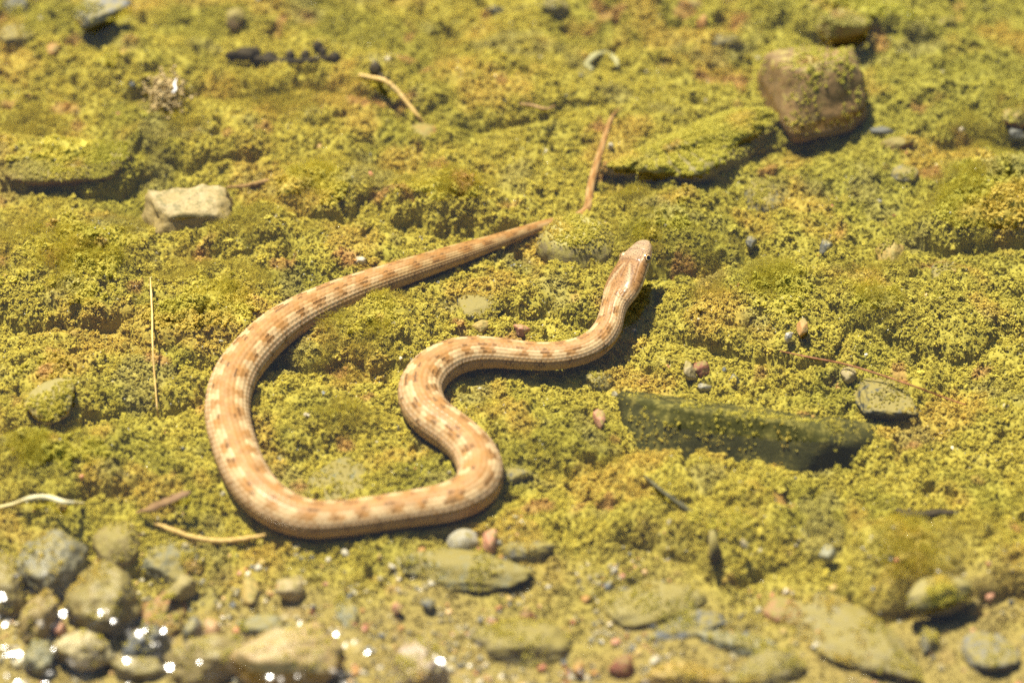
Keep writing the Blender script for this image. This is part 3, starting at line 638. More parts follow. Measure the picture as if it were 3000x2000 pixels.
# cluster at the bank
wet = dict(rough=.38)
stone('stone', 'large grey green stone at the top of the bank cluster', 'stone', 155, 1655, 260, 165, 26, ms((0.17, 0.165, 0.12), (0.26, 0.24, 0.16), coat=0.22, **wet), rot=-12, seed=140, lift=0.61, ang=0.27, grow=0.06, noise=1.5)
stone('stone', 'squat olive stone in the middle of the bank cluster', 'stone', 300, 1765, 230, 160, 30, ms((0.22, 0.19, 0.08), (0.33, 0.26, 0.11), coat=0.25, **wet), rot=-18, seed=141, lift=0.68, ang=0.36, grow=0.06, noise=1.5)
stone('stone', 'upright tan stone in the bank cluster', 'stone', 118, 1812, 100, 140, 24, ms((0.36, 0.27, 0.11), (0.45, 0.35, 0.16), coat=0.1, **wet), rot=-20, seed=142, lift=0.68, ang=0.42, grow=0.06, noise=1.5)
stone('stone', 'smooth cream stone at the water edge', 'stone', 243, 1910, 190, 88, 20, ms((0.48, 0.40, 0.21), (0.58, 0.50, 0.28), coat=0.0, **wet), rot=-4, seed=143, lift=0.77, ang=0.33, grow=0.06, noise=1.5)
stone('stone', 'blue grey cobble beside the smooth cream stone', 'stone', 425, 1900, 125, 100, 22, ms(*BLUE, coat=0.12, **wet), rot=-30, seed=144, lift=0.68, ang=0.30, grow=0.06, noise=1.5)
stone('stone', 'small green grey cone of stone beside the upright tan stone', 'stone', 115, 1935, 95, 80, 16, ms((0.20, 0.20, 0.13), (0.27, 0.26, 0.17), coat=0.1, **wet), seed=145, lift=0.68, ang=0.42, grow=0.06, noise=1.5)
stone('stone', 'sunken slate half hidden beside the bar of yellow stone', 'stone', 500, 1635, 230, 120, 12, ms((0.17, 0.17, 0.11), (0.25, 0.23, 0.14), coat=0.3), rot=-28, seed=146, lift=0.53, ang=0.42, grow=0.22, noise=1.5)
stone('stone', 'bar of yellow stone over a dark red hollow', 'stone', 540, 1722, 165, 50, 13, ms((0.38, 0.31, 0.12), (0.46, 0.38, 0.16), coat=0.2), rot=28, seed=147, lift=0.89, ang=0.48, grow=0.22, noise=1.5)
stone('stone', 'flat rusty red stone under the bar of yellow stone', 'stone', 510, 1790, 180, 130, 8, ms((0.30, 0.15, 0.05), (0.38, 0.22, 0.09), coat=0.25), seed=148, lift=0.42, ang=0.36, grow=0.22, noise=1.5)
stone('stone', 'broad tan orange rock at the water edge', 'stone', 850, 1950, 330, 170, 34, ms((0.42, 0.28, 0.11), (0.50, 0.38, 0.16), coat=0.12, **wet), rot=6, seed=149, lift=0.64, ang=0.36, grow=0.06, noise=1.5)
stone('stone', 'dull tan rock between the cobble and the broad orange rock', 'stone', 610, 1950, 250, 120, 28, ms((0.30, 0.24, 0.10), (0.40, 0.32, 0.15), coat=0.2, **wet), rot=-4, seed=150, lift=0.59, ang=0.36, grow=0.06, noise=1.5)
stone('pebble', 'grey thumb sized pebble standing behind the dull tan rock', 'pebble', 565, 1850, 60, 66, 14, ms((0.18, 0.18, 0.14), (0.25, 0.24, 0.18), coat=0.28, **wet), rot=-20, seed=151, lift=0.68)
stone('pebble', 'peach coloured pebble behind the dull tan rock', 'pebble', 622, 1856, 64, 54, 12, ms((0.55, 0.32, 0.16), (0.62, 0.42, 0.24), coat=0.28, **wet), seed=152, lift=0.72)
stone('stone', 'olive cobble cut off by the water edge beside the grey green stone', 'stone', 15, 1735, 130, 150, 24, ms((0.26, 0.21, 0.09), (0.34, 0.28, 0.12), coat=0.25, **wet), seed=153, lift=0.59, ang=0.30, grow=0.06, noise=1.5)
stone('stone', 'brown algae crusted stone behind the bank cluster', 'stone', 345, 1600, 150, 110, 16, ms((0.22, 0.17, 0.07), (0.30, 0.24, 0.1), coat=0.4), seed=154, lift=0.51, ang=0.30, grow=.1)
stone('pebble', 'salmon pebble wedged between the tan and cream stones', 'pebble', 175, 1845, 44, 40, 10, ms(*PINK, coat=0.28, **wet), seed=155, lift=0.68)
stone('stone', 'flat dull green stone beside the blue grey cobble', 'stone', 400, 1960, 170, 70, 12, ms((0.24, 0.2, 0.09), (0.32, 0.27, 0.13), coat=0.2, **wet), seed=156, lift=0.59, ang=0.36, grow=0.06, noise=1.5)
stone('stone', 'grey green flat stone between the white pebble and the orange rock', 'stone', 770, 1840, 150, 60, 8, ms((0.24, 0.23, 0.14), (0.32, 0.3, 0.18), coat=0.25), seed=157, lift=0.55, grow=0.22, noise=1.5)
stone('stone', 'bluish flat stone in the sand beside the orange rock', 'stone', 1020, 1810, 90, 120, 8, ms((0.24, 0.25, 0.19), (0.33, 0.33, 0.25), coat=0.3), seed=158, lift=0.51, grow=0.22, noise=1.5)
stone('stone', 'rounded yellow stone showing through algae near the straw', 'stone', 150, 1170, 170, 130, 12, ms(*YELL, coat=0.6), seed=159, lift=0.42, grow=.5)

gc = np.random.RandomState(77)
CHIPS = [('white', WHITE, 'small white quartz chip loose in the gravel by the bank', 'white chips in the gravel', 20), ('orange', ORNG, 'small orange chip loose in the gravel by the bank', 'orange chips in the gravel', 14),
         ('pink', PINK, 'small pinkish chip loose in the gravel by the bank', 'pinkish chips in the gravel', 14), ('grey', BLUE, 'small slate grey chip loose in the gravel by the bank', 'slate grey chips in the gravel', 22), ('tan', YELL, 'small buff chip loose in the gravel by the bank', 'buff chips in the gravel', 16)]
for nm, cl, lab, grp, cnt in CHIPS:
    k = 0
    while k < cnt:
        a, b = gc.uniform(640, 2960), 1580 + 410 * gc.rand() ** 0.8
        if gc.rand() > 0.35 + 0.65 * (a < 2000): continue
        w = gc.uniform(13, 32); k += 1
        stone('chip', lab, 'chip', a, b, w, w * gc.uniform(.5, .85), w * S * 1000 * gc.uniform(.5, .8), ms(*cl, coat=0.12), rot=gc.uniform(0, 180), seed=int(gc.randint(400, 900)), sub=3, lift=0.75, ang=gc.uniform(.4, .9), group=grp)
# ------------------------------------------------------------------ twigs, straws, threads
def tube(name, label, cat, pts, mat, group=None, sides=8, parent=None, base=True, rough=0.15, seed=0, flat=1.0):
    """pts: (px, py, z mm above the bed, half width px)"""
    P = []
    for a, b, z, w in pts:
        g = gp(a, b, 0); zz = (float(hgt(np.array([g[0]]), np.array([g[1]]))[0]) if base else 0) + z * 0.001
        P.append((*gp(a, b, zz), w * S))
    c = catmull(P, 10); n = len(c)
    T = np.gradient(c[:, :3], axis=0); T /= np.linalg.norm(T, axis=1)[:, None] + 1e-12
    sd = np.cross(T, [0, 0, 1.0]); sd /= np.linalg.norm(sd, axis=1)[:, None] + 1e-9; up = np.cross(sd, T)
    g = np.random.RandomState(seed + 7)
    jit = 1 + rough * g.randn(n, sides)
    an = np.linspace(0, 2 * np.pi, sides, endpoint=False)
    V = c[:, None, :3] + (sd[:, None, :] * np.cos(an)[None, :, None] + flat * up[:, None, :] * np.sin(an)[None, :, None]) * (c[:, 3][:, None] * jit)[..., None]
    idx = np.arange(n * sides).reshape(n, sides); idn = np.roll(idx, -1, 1)
    F = np.stack([idx[:-1], idn[:-1], idn[1:], idx[1:]], -1).reshape(-1, 4)
    return add(name, np_mesh(name, V.reshape(-1, 3), F), mat, label, cat, group, parent=parent)
def lump(name, px, py, z, w, d, h, mat, seed, parent):
    v, f = ico(3)
    V = v * (1 + 0.30 * perlin3(v * 2.2, seed) + 0.15 * perlin3(v * 5, seed + 1))[:, None] * np.array([w * S / 2, d * S / 2 / math.sin(DEP), h * 0.0005])
    g = gp(px, py, 0); zz = float(hgt(np.array([g[0]]), np.array([g[1]]))[0]) + z * 0.001
    return add(name, np_mesh(name, V + gp(px, py, zz), f), mat, parent=parent)
m_char = mat_plain('charred_bark', (0.016, 0.012, 0.006), (0.05, 0.036, 0.014), 0.8)
m_bark = mat_plain('bark', (0.20, 0.12, 0.04), (0.32, 0.20, 0.08), 0.8)
m_straw = mat_plain('dry_straw', (0.50, 0.33, 0.10), (0.60, 0.42, 0.16), 0.6)
m_red = mat_plain('red_straw', (0.20, 0.075, 0.025), (0.30, 0.13, 0.05), 0.6)
m_pale = mat_plain('pale_root', (0.60, 0.52, 0.26), (0.72, 0.64, 0.38), 0.4)
m_thread = mat_plain('white_thread', (0.75, 0.72, 0.66), (0.85, 0.83, 0.78), 0.4)
ct = tube('twig', 'blackened knobbly twig lying in the algae', 'twig', [(660, 165, 4, 7), (730, 170, 6, 10), (800, 178, 6, 9), (880, 180, 6, 8), (940, 172, 6, 7), (995, 166, 5, 5)], m_char, seed=1)
for k, (a, b, w, d) in enumerate([(720, 158, 64, 34), (745, 160, 40, 34), (790, 170, 48, 26), (850, 166, 34, 24), (895, 165, 30, 24), (932, 138, 34, 24), (946, 155, 22, 26), (980, 170, 40, 20), (680, 165, 36, 18)]):
    lump('knob', a, b, 5, w, d, 6, m_char, 200 + k, ct)
bt = tube('twig', 'thin brown twig with a black bud at its tip', 'twig', [(1052, 220, 5, 4), (1095, 228, 6, 5.5), (1130, 238, 7, 7), (1165, 268, 6, 7), (1195, 305, 5, 7), (1225, 340, 3, 5), (1245, 365, 1, 3)], m_straw, seed=2)
lump('bud', 1100, 204, 8, 40, 34, 7, m_char, 230, bt)
tube('bud_stalk', None, None, [(1104, 210, 8, 8), (1120, 226, 7.5, 7), (1134, 240, 7, 7)], m_char, seed=3, parent=bt)
tube('twig', 'short brown twig beside the cream topped block', 'twig', [(665, 548, 3, 4), (720, 545, 4, 6), (770, 533, 4, 7), (810, 522, 3, 4)], m_bark, seed=4)
tube('twig', 'small bent yellow twig in the algae', 'twig', [(1522, 305, 3, 3), (1560, 310, 4, 5), (1600, 320, 3.5, 5), (1625, 312, 2, 3)], m_bark, seed=5)
tube('straw', 'thin dry straw standing up in the algae beside the snake', 'straw', [(440, 812, 10, 1.2), (443, 860, 9, 3.2), (446, 930, 9, 3.0), (447, 1010, 7, 2.8), (452, 1090, 5, 2.6), (460, 1190, 2, 2.2), (466, 1230, 1, 1.5)], m_straw, seed=6)
tube('straw', 'long thin red brown straw trailing over the algae', 'straw', [(2285, 1028, 2, 1.5), (2380, 1048, 6, 2.8), (2480, 1068, 7.5, 3), (2580, 1098, 7.5, 3), (2680, 1132, 7.5, 2.7), (2760, 1162, 7, 2.4), (2828, 1185, 7, 2)], m_red, seed=7)
tube('root', 'white curved root lying in the algae near the bank', 'root', [(-30, 1492, 3, 5), (40, 1476, 5, 6), (90, 1458, 7, 6.5), (140, 1456, 8, 7), (190, 1470, 8, 7), (243, 1474, 7, 5)], m_pale, seed=8, rough=.05)
tube('twig', 'slim orange twig beside the lower coil', 'twig', [(452, 1532, 2, 4), (500, 1550, 3, 7), (560, 1572, 3, 7), (640, 1584, 3, 8), (710, 1578, 3, 7), (778, 1566, 2.5, 4)], m_straw, seed=9)
tube('bark', 'curled strip of dark brown bark near the slim orange twig', 'bark', [(400, 1500, 3, 5), (440, 1488, 5, 13), (490, 1468, 7, 15), (535, 1448, 9, 13), (556, 1440, 9, 5)], mat_plain('dark_bark', (0.14, 0.075, 0.035), (0.24, 0.15, 0.07), .8), seed=10, flat=.35)
tube('twig', 'black sodden twig on the sandy algae', 'twig', [(2625, 1490, 2, 5), (2650, 1503, 3, 13), (2690, 1508, 3, 13), (2740, 1500, 3, 12), (2790, 1500, 2, 9), (2835, 1503, 1, 3)], m_char, seed=11, flat=.5)
tube('twig', 'thin dark stick under the grey slab beside the dark green stone', 'twig', [(1890, 1395, 3, 4), (1930, 1430, 4, 6), (1975, 1465, 3.5, 8), (2040, 1510, 3, 8)], mat_plain('wet_stick', (0.05, 0.045, 0.02), (0.10, 0.09, 0.04), .7), seed=12)
tube('thread', 'curled white thread on the tan tuft of debris', 'thread', [(505, 272, 11, 3), (515, 262, 12, 3.5), (511, 248, 13, 3.5), (517, 232, 14, 2)], m_thread, seed=13, rough=.05)
tube('shell_ring', 'pale broken ring of shell in the algae', 'shell', [(1735, 205, 3, 8), (1722, 188, 3, 11), (1742, 162, 3.5, 10), (1775, 156, 3.5, 9), (1802, 172, 3.5, 8), (1808, 196, 3, 7)], mat_plain('pale_shell', (0.27, 0.26, 0.12), (0.40, 0.39, 0.23), .7), seed=14, flat=.5)
tube('stalk', 'short dry stalk beside the tail', 'stalk', [(1838, 512, 3, 4), (1855, 500, 4, 5), (1872, 486, 4, 3)], m_straw, seed=15)

# ------------------------------------------------------------------ scatter: algae crumbs, algae threads, grit, bubbles
def scatter_obj(name, pts, rot, scl, tint, proto, mat, label, cat):
    me = bpy.data.meshes.new(name); me.vertices.add(len(pts)); me.vertices.foreach_set('co', np.ascontiguousarray(pts, np.float32).ravel())
    for nm, typ, arr, key in (('rot', 'FLOAT_VECTOR', rot, 'vector'), ('scl', 'FLOAT_VECTOR', scl, 'vector')):
        a = me.attributes.new(nm, typ, 'POINT'); a.data.foreach_set(key, np.ascontiguousarray(arr, np.float32).ravel())
    set_col(me, 'tint', tint)
    o = add(name, me, mat, label, cat, kind='stuff')
    ng = bpy.data.node_groups.new(name, 'GeometryNodeTree')
    ng.interface.new_socket('Geometry', in_out='INPUT', socket_type='NodeSocketGeometry'); ng.interface.new_socket('Geometry', in_out='OUTPUT', socket_type='NodeSocketGeometry')
    nd, lk = ng.nodes, ng.links
    gi, go = nd.new('NodeGroupInput'), nd.new('NodeGroupOutput')
    inst = nd.new('GeometryNodeInstanceOnPoints')
    lk.new(gi.outputs[0], inst.inputs['Points'])
    for nm, sock in (('rot', 'Rotation'), ('scl', 'Scale')):
        na = nd.new('GeometryNodeInputNamedAttribute'); na.data_type = 'FLOAT_VECTOR'; na.inputs['Name'].default_value = nm
        lk.new(na.outputs['Attribute'], inst.inputs[sock])
    protos = proto(nd, lk)
    g2i = nd.new('GeometryNodeGeometryToInstance')
    for p in protos:
        sm = nd.new('GeometryNodeSetMaterial'); sm.inputs['Material'].default_value = mat
        lk.new(p, sm.inputs['Geometry']); lk.new(sm.outputs[0], g2i.inputs[0])
    lk.new(g2i.outputs[0], inst.inputs['Instance']); inst.inputs['Pick Instance'].default_value = True
    lk.new(inst.outputs[0], go.inputs[0])
    md = o.modifiers.new('scatter', 'NODES'); md.node_group = ng
    return o
def crumb_proto(n_var, sub, amp, nscale):
    def f(nd, lk):
        out = []
        for k in range(n_var):
            ic = nd.new('GeometryNodeMeshIcoSphere'); ic.inputs['Radius'].default_value = 1; ic.inputs['Subdivisions'].default_value = sub
            sp = nd.new('GeometryNodeSetPosition'); lk.new(ic.outputs['Mesh'], sp.inputs['Geometry'])
            nz = nd.new('ShaderNodeTexNoise'); nz.noise_dimensions = '4D'; nz.inputs['W'].default_value = 3.7 * k; nz.inputs['Scale'].default_value = nscale; nz.inputs['Detail'].default_value = 2
            ps = nd.new('GeometryNodeInputPosition'); lk.new(ps.outputs[0], nz.inputs['Vector'])
            m1 = nd.new('ShaderNodeMath'); m1.operation = 'SUBTRACT'; lk.new(nz.outputs[0], m1.inputs[0]); m1.inputs[1].default_value = 0.5
            m2 = nd.new('ShaderNodeMath'); m2.operation = 'MULTIPLY'; lk.new(m1.outputs[0], m2.inputs[0]); m2.inputs[1].default_value = amp
            vm = nd.new('ShaderNodeVectorMath'); vm.operation = 'SCALE'; lk.new(ps.outputs[0], vm.inputs[0]); lk.new(m2.outputs[0], vm.inputs['Scale'])
            lk.new(vm.outputs[0], sp.inputs['Offset']); out.append(sp.outputs[0])
        return out
    return f
def cluster_proto(n_var, count):
    """a small head of many grains grown together"""
    def f(nd, lk):
        out = []
        for k in range(n_var):
            pt = nd.new('GeometryNodePoints'); pt.inputs['Count'].default_value = count
            rp = nd.new('FunctionNodeRandomValue'); rp.data_type = 'FLOAT_VECTOR'; rp.inputs[0].default_value = (-1, -1, -1); rp.inputs[1].default_value = (1, 1, 1); rp.inputs['Seed'].default_value = 60 + k
            ln = nd.new('ShaderNodeVectorMath'); ln.operation = 'NORMALIZE'; lk.new(rp.outputs[0], ln.inputs[0])
            rd = nd.new('FunctionNodeRandomValue'); rd.data_type = 'FLOAT'; rd.inputs[2].default_value = 0.25; rd.inputs[3].default_value = 1.0; rd.inputs['Seed'].default_value = 80 + k
            sc = nd.new('ShaderNodeVectorMath'); sc.operation = 'SCALE'; lk.new(ln.outputs[0], sc.inputs[0]); lk.new(rd.outputs[1], sc.inputs['Scale'])
            lk.new(sc.outputs[0], pt.inputs['Position'])
            ic = nd.new('GeometryNodeMeshIcoSphere'); ic.inputs['Radius'].default_value = 1; ic.inputs['Subdivisions'].default_value = 1
            ip = nd.new('GeometryNodeInstanceOnPoints'); lk.new(pt.outputs[0], ip.inputs['Points']); lk.new(ic.outputs['Mesh'], ip.inputs['Instance'])
            rr = nd.new('FunctionNodeRandomValue'); rr.data_type = 'FLOAT_VECTOR'; rr.inputs[1].default_value = (6, 6, 6); rr.inputs['Seed'].default_value = 90 + k; lk.new(rr.outputs[0], ip.inputs['Rotation'])
            rs_ = nd.new('FunctionNodeRandomValue'); rs_.data_type = 'FLOAT_VECTOR'; rs_.inputs[0].default_value = (.16, .16, .16); rs_.inputs[1].default_value = (.42, .42, .42); rs_.inputs['Seed'].default_value = 95 + k; lk.new(rs_.outputs[0], ip.inputs['Scale'])
            rl = nd.new('GeometryNodeRealizeInstances'); lk.new(ip.outputs[0], rl.inputs[0]); out.append(rl.outputs[0])
        return out
    return f
def tuft_proto(n_var, strands, spread):
    def f(nd, lk):
        out = []
        for k in range(n_var):
            pt = nd.new('GeometryNodePoints'); pt.inputs['Count'].default_value = strands
            rp = nd.new('FunctionNodeRandomValue'); rp.data_type = 'FLOAT_VECTOR'; rp.inputs[0].default_value = (-spread, -spread, -.2); rp.inputs[1].default_value = (spread, spread, .2); rp.inputs['Seed'].default_value = k
            lk.new(rp.outputs[0], pt.inputs['Position'])
            ln = nd.new('GeometryNodeCurvePrimitiveLine'); ln.inputs['End'].default_value = (0, 0, 1)
            rsn = nd.new('GeometryNodeResampleCurve'); rsn.inputs['Count'].default_value = 6; lk.new(ln.outputs[0], rsn.inputs[0])
            ip = nd.new('GeometryNodeInstanceOnPoints'); lk.new(pt.outputs[0], ip.inputs['Points']); lk.new(rsn.outputs[0], ip.inputs['Instance'])
            rr = nd.new('FunctionNodeRandomValue'); rr.data_type = 'FLOAT_VECTOR'; rr.inputs[0].default_value = (-1.1, -1.1, 0); rr.inputs[1].default_value = (1.1, 1.1, 6); rr.inputs['Seed'].default_value = 20 + k
            lk.new(rr.outputs[0], ip.inputs['Rotation'])
            rl = nd.new('GeometryNodeRealizeInstances'); lk.new(ip.outputs[0], rl.inputs[0])
            sp = nd.new('GeometryNodeSetPosition'); lk.new(rl.outputs[0], sp.inputs['Geometry'])
            nz = nd.new('ShaderNodeTexNoise'); nz.noise_dimensions = '4D'; nz.inputs['W'].default_value = 5.1 * k; nz.inputs['Scale'].default_value = 2.2
            ps = nd.new('GeometryNodeInputPosition'); lk.new(ps.outputs[0], nz.inputs['Vector'])
            sb = nd.new('ShaderNodeVectorMath'); sb.operation = 'SUBTRACT'; lk.new(nz.outputs['Color'], sb.inputs[0]); sb.inputs[1].default_value = (.5, .5, .5)
            sc = nd.new('ShaderNodeVectorMath'); sc.operation = 'SCALE'; lk.new(sb.outputs[0], sc.inputs[0]); sc.inputs['Scale'].default_value = 2.2
            lk.new(sc.outputs[0], sp.inputs['Offset'])
            pc = nd.new('GeometryNodeCurvePrimitiveCircle'); pc.inputs['Resolution'].default_value = 3; pc.inputs['Radius'].default_value = 0.013
            cm = nd.new('GeometryNodeCurveToMesh'); lk.new(sp.outputs[0], cm.inputs['Curve']); lk.new(pc.outputs[0], cm.inputs['Profile Curve'])
            out.append(cm.outputs[0])
        return out
    return f
g = np.random.RandomState(5)
def near_snake(x, y, k, z=None):
    """True where (x,y) lies inside the body (or, without z, anywhere under it)"""
    bad = np.zeros(len(x), bool)
    for i in range(0, len(SP_P), 2):
        p, r = SP_P[i], SP_R[i] * k
        ii = np.nonzero(np.abs(x - p[0]) < r)[0]
        ii = ii[(x[ii] - p[0]) ** 2 + (y[ii] - p[1]) ** 2 < r * r]
        if z is not None and len(ii): ii = ii[(z[ii] > p[2] - 1.2 * SP_R[i])]
        bad[ii] = True
    return bad
def field(n):
    x = g.uniform(-0.275, 0.275, n); y = g.uniform(-0.255, 0.305, n)
    px, py = to_px(np.stack([x, y, 0 * x], -1)); return x, y, px, py
# crumbs of algae on the bed
x, y, px, py = field(520000)
sa = smooth(1500, 1900, py + 160 * fbm(x * 14, y * 14, 3, 80) + 0.05 * (1500 - px))
dens = np.clip(0.65 + 0.8 * fbm(x * 60, y * 60, 3, 44), 0.22, 1) * (1 - 0.55 * sa)
k = (g.rand(len(x)) < dens) & ~near_snake(x, y, 1.02, hgt(x, y) + 0.0004)
x, y, px, py, sa = x[k], y[k], px[k], py[k], sa[k]
n = len(x)
sc = (0.00035 + 0.0007 * g.rand(n) ** 2.0 + 0.0010 * g.rand(n) ** 14) * (1 - 0.40 * sa)
z = hgt(x, y) + sc * (0.1 + 1.3 * g.rand(n) ** 2)
cc = bed_color(x, y, px, py) * (1.20 + 0.45 * g.rand(n))[:, None] * (1 - 0.25 * sa)[:, None]
pts = [np.stack([x, y, z], -1)]; scs = [sc]; cols = [cc]
# and more on the steep flanks of the mounds
x, y, px, py = field(420000)
e = 0.0008; h0 = hgt(x, y)
gxs = (hgt(x + e, y) - hgt(x - e, y)) / (2 * e); gys = (hgt(x, y + e) - hgt(x, y - e)) / (2 * e); sl_ = np.sqrt(gxs ** 2 + gys ** 2)
k = (g.rand(len(x)) < np.clip((sl_ - 0.9) * 0.45, 0, 0.9)) & ~near_snake(x, y, 1.02, h0 + 0.0004) & (py < 1650)
x, y, px, py, h0 = x[k], y[k], px[k], py[k], h0[k]; n = len(x)
pts.append(np.stack([x, y, h0 + 0.0002], -1)); scs.append(0.00032 + 0.0006 * g.rand(n) ** 2); cols.append(bed_color(x, y, px, py) * (1.20 + 0.45 * g.rand(n))[:, None])
# crumbs on stones
for P_, n_, ar, gr in STONE_TOPS:
    tot = ar.sum() / 2
    m = int(gr * tot / (0.0006 ** 2) * 0.55)
    wgt = ar * np.clip(n_[:, 2] * 1.6 - 0.55, 0.015, 1) * np.clip(0.35 + 1.4 * perlin3(P_ * 70, 3), 0.30 if gr > 0.7 else 0.0, 1)
    if wgt.sum() <= 0: continue
    ii = g.choice(len(ar), m, p=wgt / wgt.sum())
    p = P_[ii] + n_[ii] * 0.0002 + g.randn(m, 3) * 0.0006 * (1 - np.abs(n_[ii]))
    qx, qy = to_px(p)
    ns = near_snake(p[:, 0], p[:, 1], 0.9)
    p, qx, qy = p[~ns], qx[~ns], qy[~ns]
    pts.append(p); scs.append(0.00030 + 0.0006 * g.rand(len(p)) ** 2); cols.append(bed_color(p[:, 0], p[:, 1], qx, np.minimum(qy, 1300)) * (1.15 + 0.4 * g.rand(len(p)))[:, None])
pts = np.vstack(pts); scs = np.concatenate(scs); cols = np.vstack(cols)
n = len(pts)
scl = scs[:, None] * (0.55 + 0.9 * g.rand(n, 3))
scatter_obj('algae', pts, g.rand(n, 3) * 6.28, scl, cols, cluster_proto(8, 26), mat_inst('algae_crumb', 0.6, 0.38, 0.35), 'crumbly yellow green algae coating the stream bed', 'algae')
# threads of algae, thickest on the mounds
FUZZ = [(180, 760, 330, 190), (300, 740, 200, 130), (640, 850, 270, 150), (1010, 1000, 240, 150), (1100, 930, 200, 90), (2150, 850, 280, 170), (2560, 870, 180, 140), (2650, 1680, 220, 150), (2850, 600, 200, 220),
        (950, 560, 220, 110), (1330, 590, 230, 110), (1900, 620, 240, 110), (80, 1360, 220, 120), (500, 420, 120, 120), (2700, 1560, 300, 110), (650, 690, 300, 100), (80, 370, 300, 100), (1000, 1270, 160, 70), (1850, 770, 150, 90), (2900, 400, 200, 130), (820, 300, 250, 100), (1700, 1350, 200, 70)]
x, y, px, py = field(150000)
fz = np.zeros(len(x))
for cx, cy, rx, ry in FUZZ:
    fz = np.maximum(fz, np.exp(-1.6 * (((px - cx) / rx) ** 2 + ((py - cy) / ry) ** 2)))
fz = fz * np.clip(0.8 + 1.0 * fbm(x * 40, y * 40, 2, 66), 0, 1.3) + 0.02
k = (g.rand(len(x)) < fz * 0.95) & ~near_snake(x, y, 1.25)
x, y, px, py, fz = x[k], y[k], px[k], py[k], fz[k]; n = len(x)
ln_ = (0.0013 + 0.0028 * g.rand(n)) * (0.45 + 0.8 * np.clip(fz, 0, 1))
z = hgt(x, y)
tc = mixc(np.broadcast_to(np.array([0.70, 0.62, 0.09]), (n, 3)), bed_color(x, y, px, py) * 1.4, 0.25 + 0.5 * g.rand(n)) * (0.85 + 0.3 * g.rand(n))[:, None]
rot = np.stack([g.randn(n) * .5, g.randn(n) * .5, g.rand(n) * 6.28], -1)
scatter_obj('algae_threads', np.stack([x, y, z], -1), rot, ln_[:, None] * np.ones((1, 3)), tc, tuft_proto(4, 12, .35), mat_inst('algae_thread', 0.6, 0.6), 'soft cloudy green filaments of algae standing in the water', 'algae')
# grit
x, y, px, py = field(90000)
gm = smooth(1500, 1850, py + 150 * fbm(x * 30, y * 30, 2, 71)) * 0.55 * (0.35 + 0.65 * smooth(2300, 1700, px)) + 0.012
k = (g.rand(len(x)) < gm * np.clip(.5 + 1.2 * fbm(x * 50, y * 50, 2, 73), 0, 1)) & ~near_snake(x, y, 1.05)
x, y, px, py = x[k], y[k], px[k], py[k]; n = len(x)
pal = np.array([[.62, .55, .42], [.40, .36, .24], [.5, .22, .12], [.15, .16, .17], [.30, .26, .15], [.55, .36, .16], [.22, .21, .17], [.36, .14, .08], [.72, .68, .6], [.32, .29, .2]])
tc = pal[g.choice(len(pal), n, p=[.08, .16, .07, .12, .20, .08, .13, .04, .02, .10])] * (0.8 + .4 * g.rand(n))[:, None]
sc = 0.0004 + 0.0010 * g.rand(n) ** 3
scatter_obj('gravel', np.stack([x, y, hgt(x, y) + sc * .4], -1), g.rand(n, 3) * 6.28, sc[:, None] * (.55 + .9 * g.rand(n, 3)), tc, crumb_proto(5, 2, 1.7, 1.1), mat_inst('grit', .45, 0, .4), 'fine mixed grit of white, grey and red grains', 'gravel')
# bubbles
x, y, px, py = field(9000); k = ~near_snake(x, y, 1.1) & (g.rand(len(x)) < np.clip(.35 + fbm(x * 30, y * 30, 2, 75), 0, 1)); x, y = x[k], y[k]; n = len(x)
sc = 0.00012 + 0.00016 * g.rand(n) ** 2
mb, nt, b = new_mat('bubble'); b.inputs['Base Color'].default_value = (.8, .8, .75, 1); b.inputs['Roughness'].default_value = .22; b.inputs['Specular IOR Level'].default_value = 1.0
_at = N(nt, 'ShaderNodeAttribute', attribute_name='tint', attribute_type='INSTANCER'); nt.links.new(_at.outputs['Color'], b.inputs['Base Color'])
scatter_obj('bubbles', np.stack([x, y, hgt(x, y) + .0011], -1), g.rand(n, 3) * 6.28, sc[:, None] * np.ones((1, 3)), np.full((n, 3), .75), crumb_proto(1, 2, 0.0, 1), mb, 'tiny glinting bubbles of gas caught in the algae', 'bubbles')

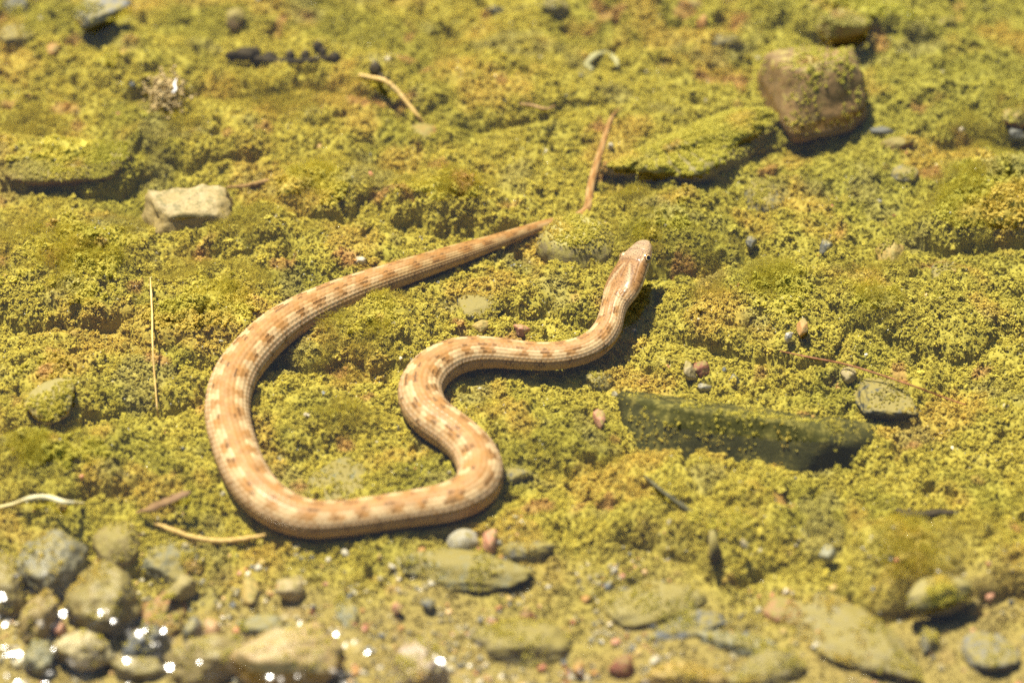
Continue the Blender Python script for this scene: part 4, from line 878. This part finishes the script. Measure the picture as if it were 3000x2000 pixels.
# tuft of tan debris (far left) built of real threads and crumbs
def debris():
    c0 = gp(485, 275, 0); z0 = float(hgt(c0[:1], c0[1:2])[0]); c0 = gp(485, 275, z0 + .004)
    vs, fs = [], []
    v, f = ico(2); gg = np.random.RandomState(3)
    for i in range(520):
        p = c0 + gg.randn(3) * np.array([.0042, .0055, .0035]); s_ = 0.00025 + .0006 * gg.rand()
        V = v * (1 + .45 * perlin3(v * 1.8, i))[:, None] * s_ * (0.6 + gg.rand(3)) + p
        fs.append(f + sum(len(q) for q in vs)); vs.append(V)
    me = np_mesh('debris', np.vstack(vs), np.vstack(fs), False)
    add('debris', me, mat_plain('tan_debris', (0.34, 0.25, 0.10), (0.46, 0.34, 0.15), .8), 'tan tuft of fluffy debris with a white thread on it', 'debris')
debris()

# ------------------------------------------------------------------ water: a clear film over the bed, rippled towards the bank
xs = np.concatenate([-0.33 - np.geomspace(0.01, 3.6, 14)[::-1], np.linspace(-0.33, 0.33, 420), 0.33 + np.geomspace(0.01, 3.6, 14)])
ys = np.concatenate([-0.31 - np.geomspace(0.01, 3.6, 14)[::-1], np.linspace(-0.31, 0.35, 420), 0.35 + np.geomspace(0.01, 3.6, 14)])
wxx, wyy = np.meshgrid(xs, ys)
wpx, wpy = to_px(np.stack([wxx, wyy, 0 * wxx], -1))
rip = smooth(1700, 1980, wpy + 0.18 * (900 - wpx)) 
hz = 0.0135 + 0.00006 * fbm(wxx * 18, wyy * 18, 2, 120) + rip * (0.0013 * perlin(wxx * 80, wyy * 80, 121) + 0.0008 * perlin(wxx * 190, wyy * 190, 122))
idx = np.arange(wxx.size).reshape(wxx.shape)
F = np.stack([idx[:-1, :-1], idx[:-1, 1:], idx[1:, 1:], idx[1:, :-1]], -1).reshape(-1, 4)
mw, nt, b = new_mat('clear_water')
nt.nodes.remove(b)
tr = N(nt, 'ShaderNodeBsdfTransparent'); tr.inputs[0].default_value = (0.97, 0.965, 0.90, 1)
gl = N(nt, 'ShaderNodeBsdfGlossy'); gl.inputs['Roughness'].default_value = 0.14
fr = N(nt, 'ShaderNodeFresnel'); fr.inputs[0].default_value = 1.33
mx = N(nt, 'ShaderNodeMixShader')
nt.links.new(fr.outputs[0], mx.inputs[0]); nt.links.new(tr.outputs[0], mx.inputs[1]); nt.links.new(gl.outputs[0], mx.inputs[2])
nt.links.new(mx.outputs[0], nt.nodes['Material Output'].inputs['Surface'])
add('water', np_mesh('water', np.stack([wxx, wyy, hz], -1).reshape(-1, 3), F), mw, 'clear shallow water lying over the algae', 'water', kind='structure')
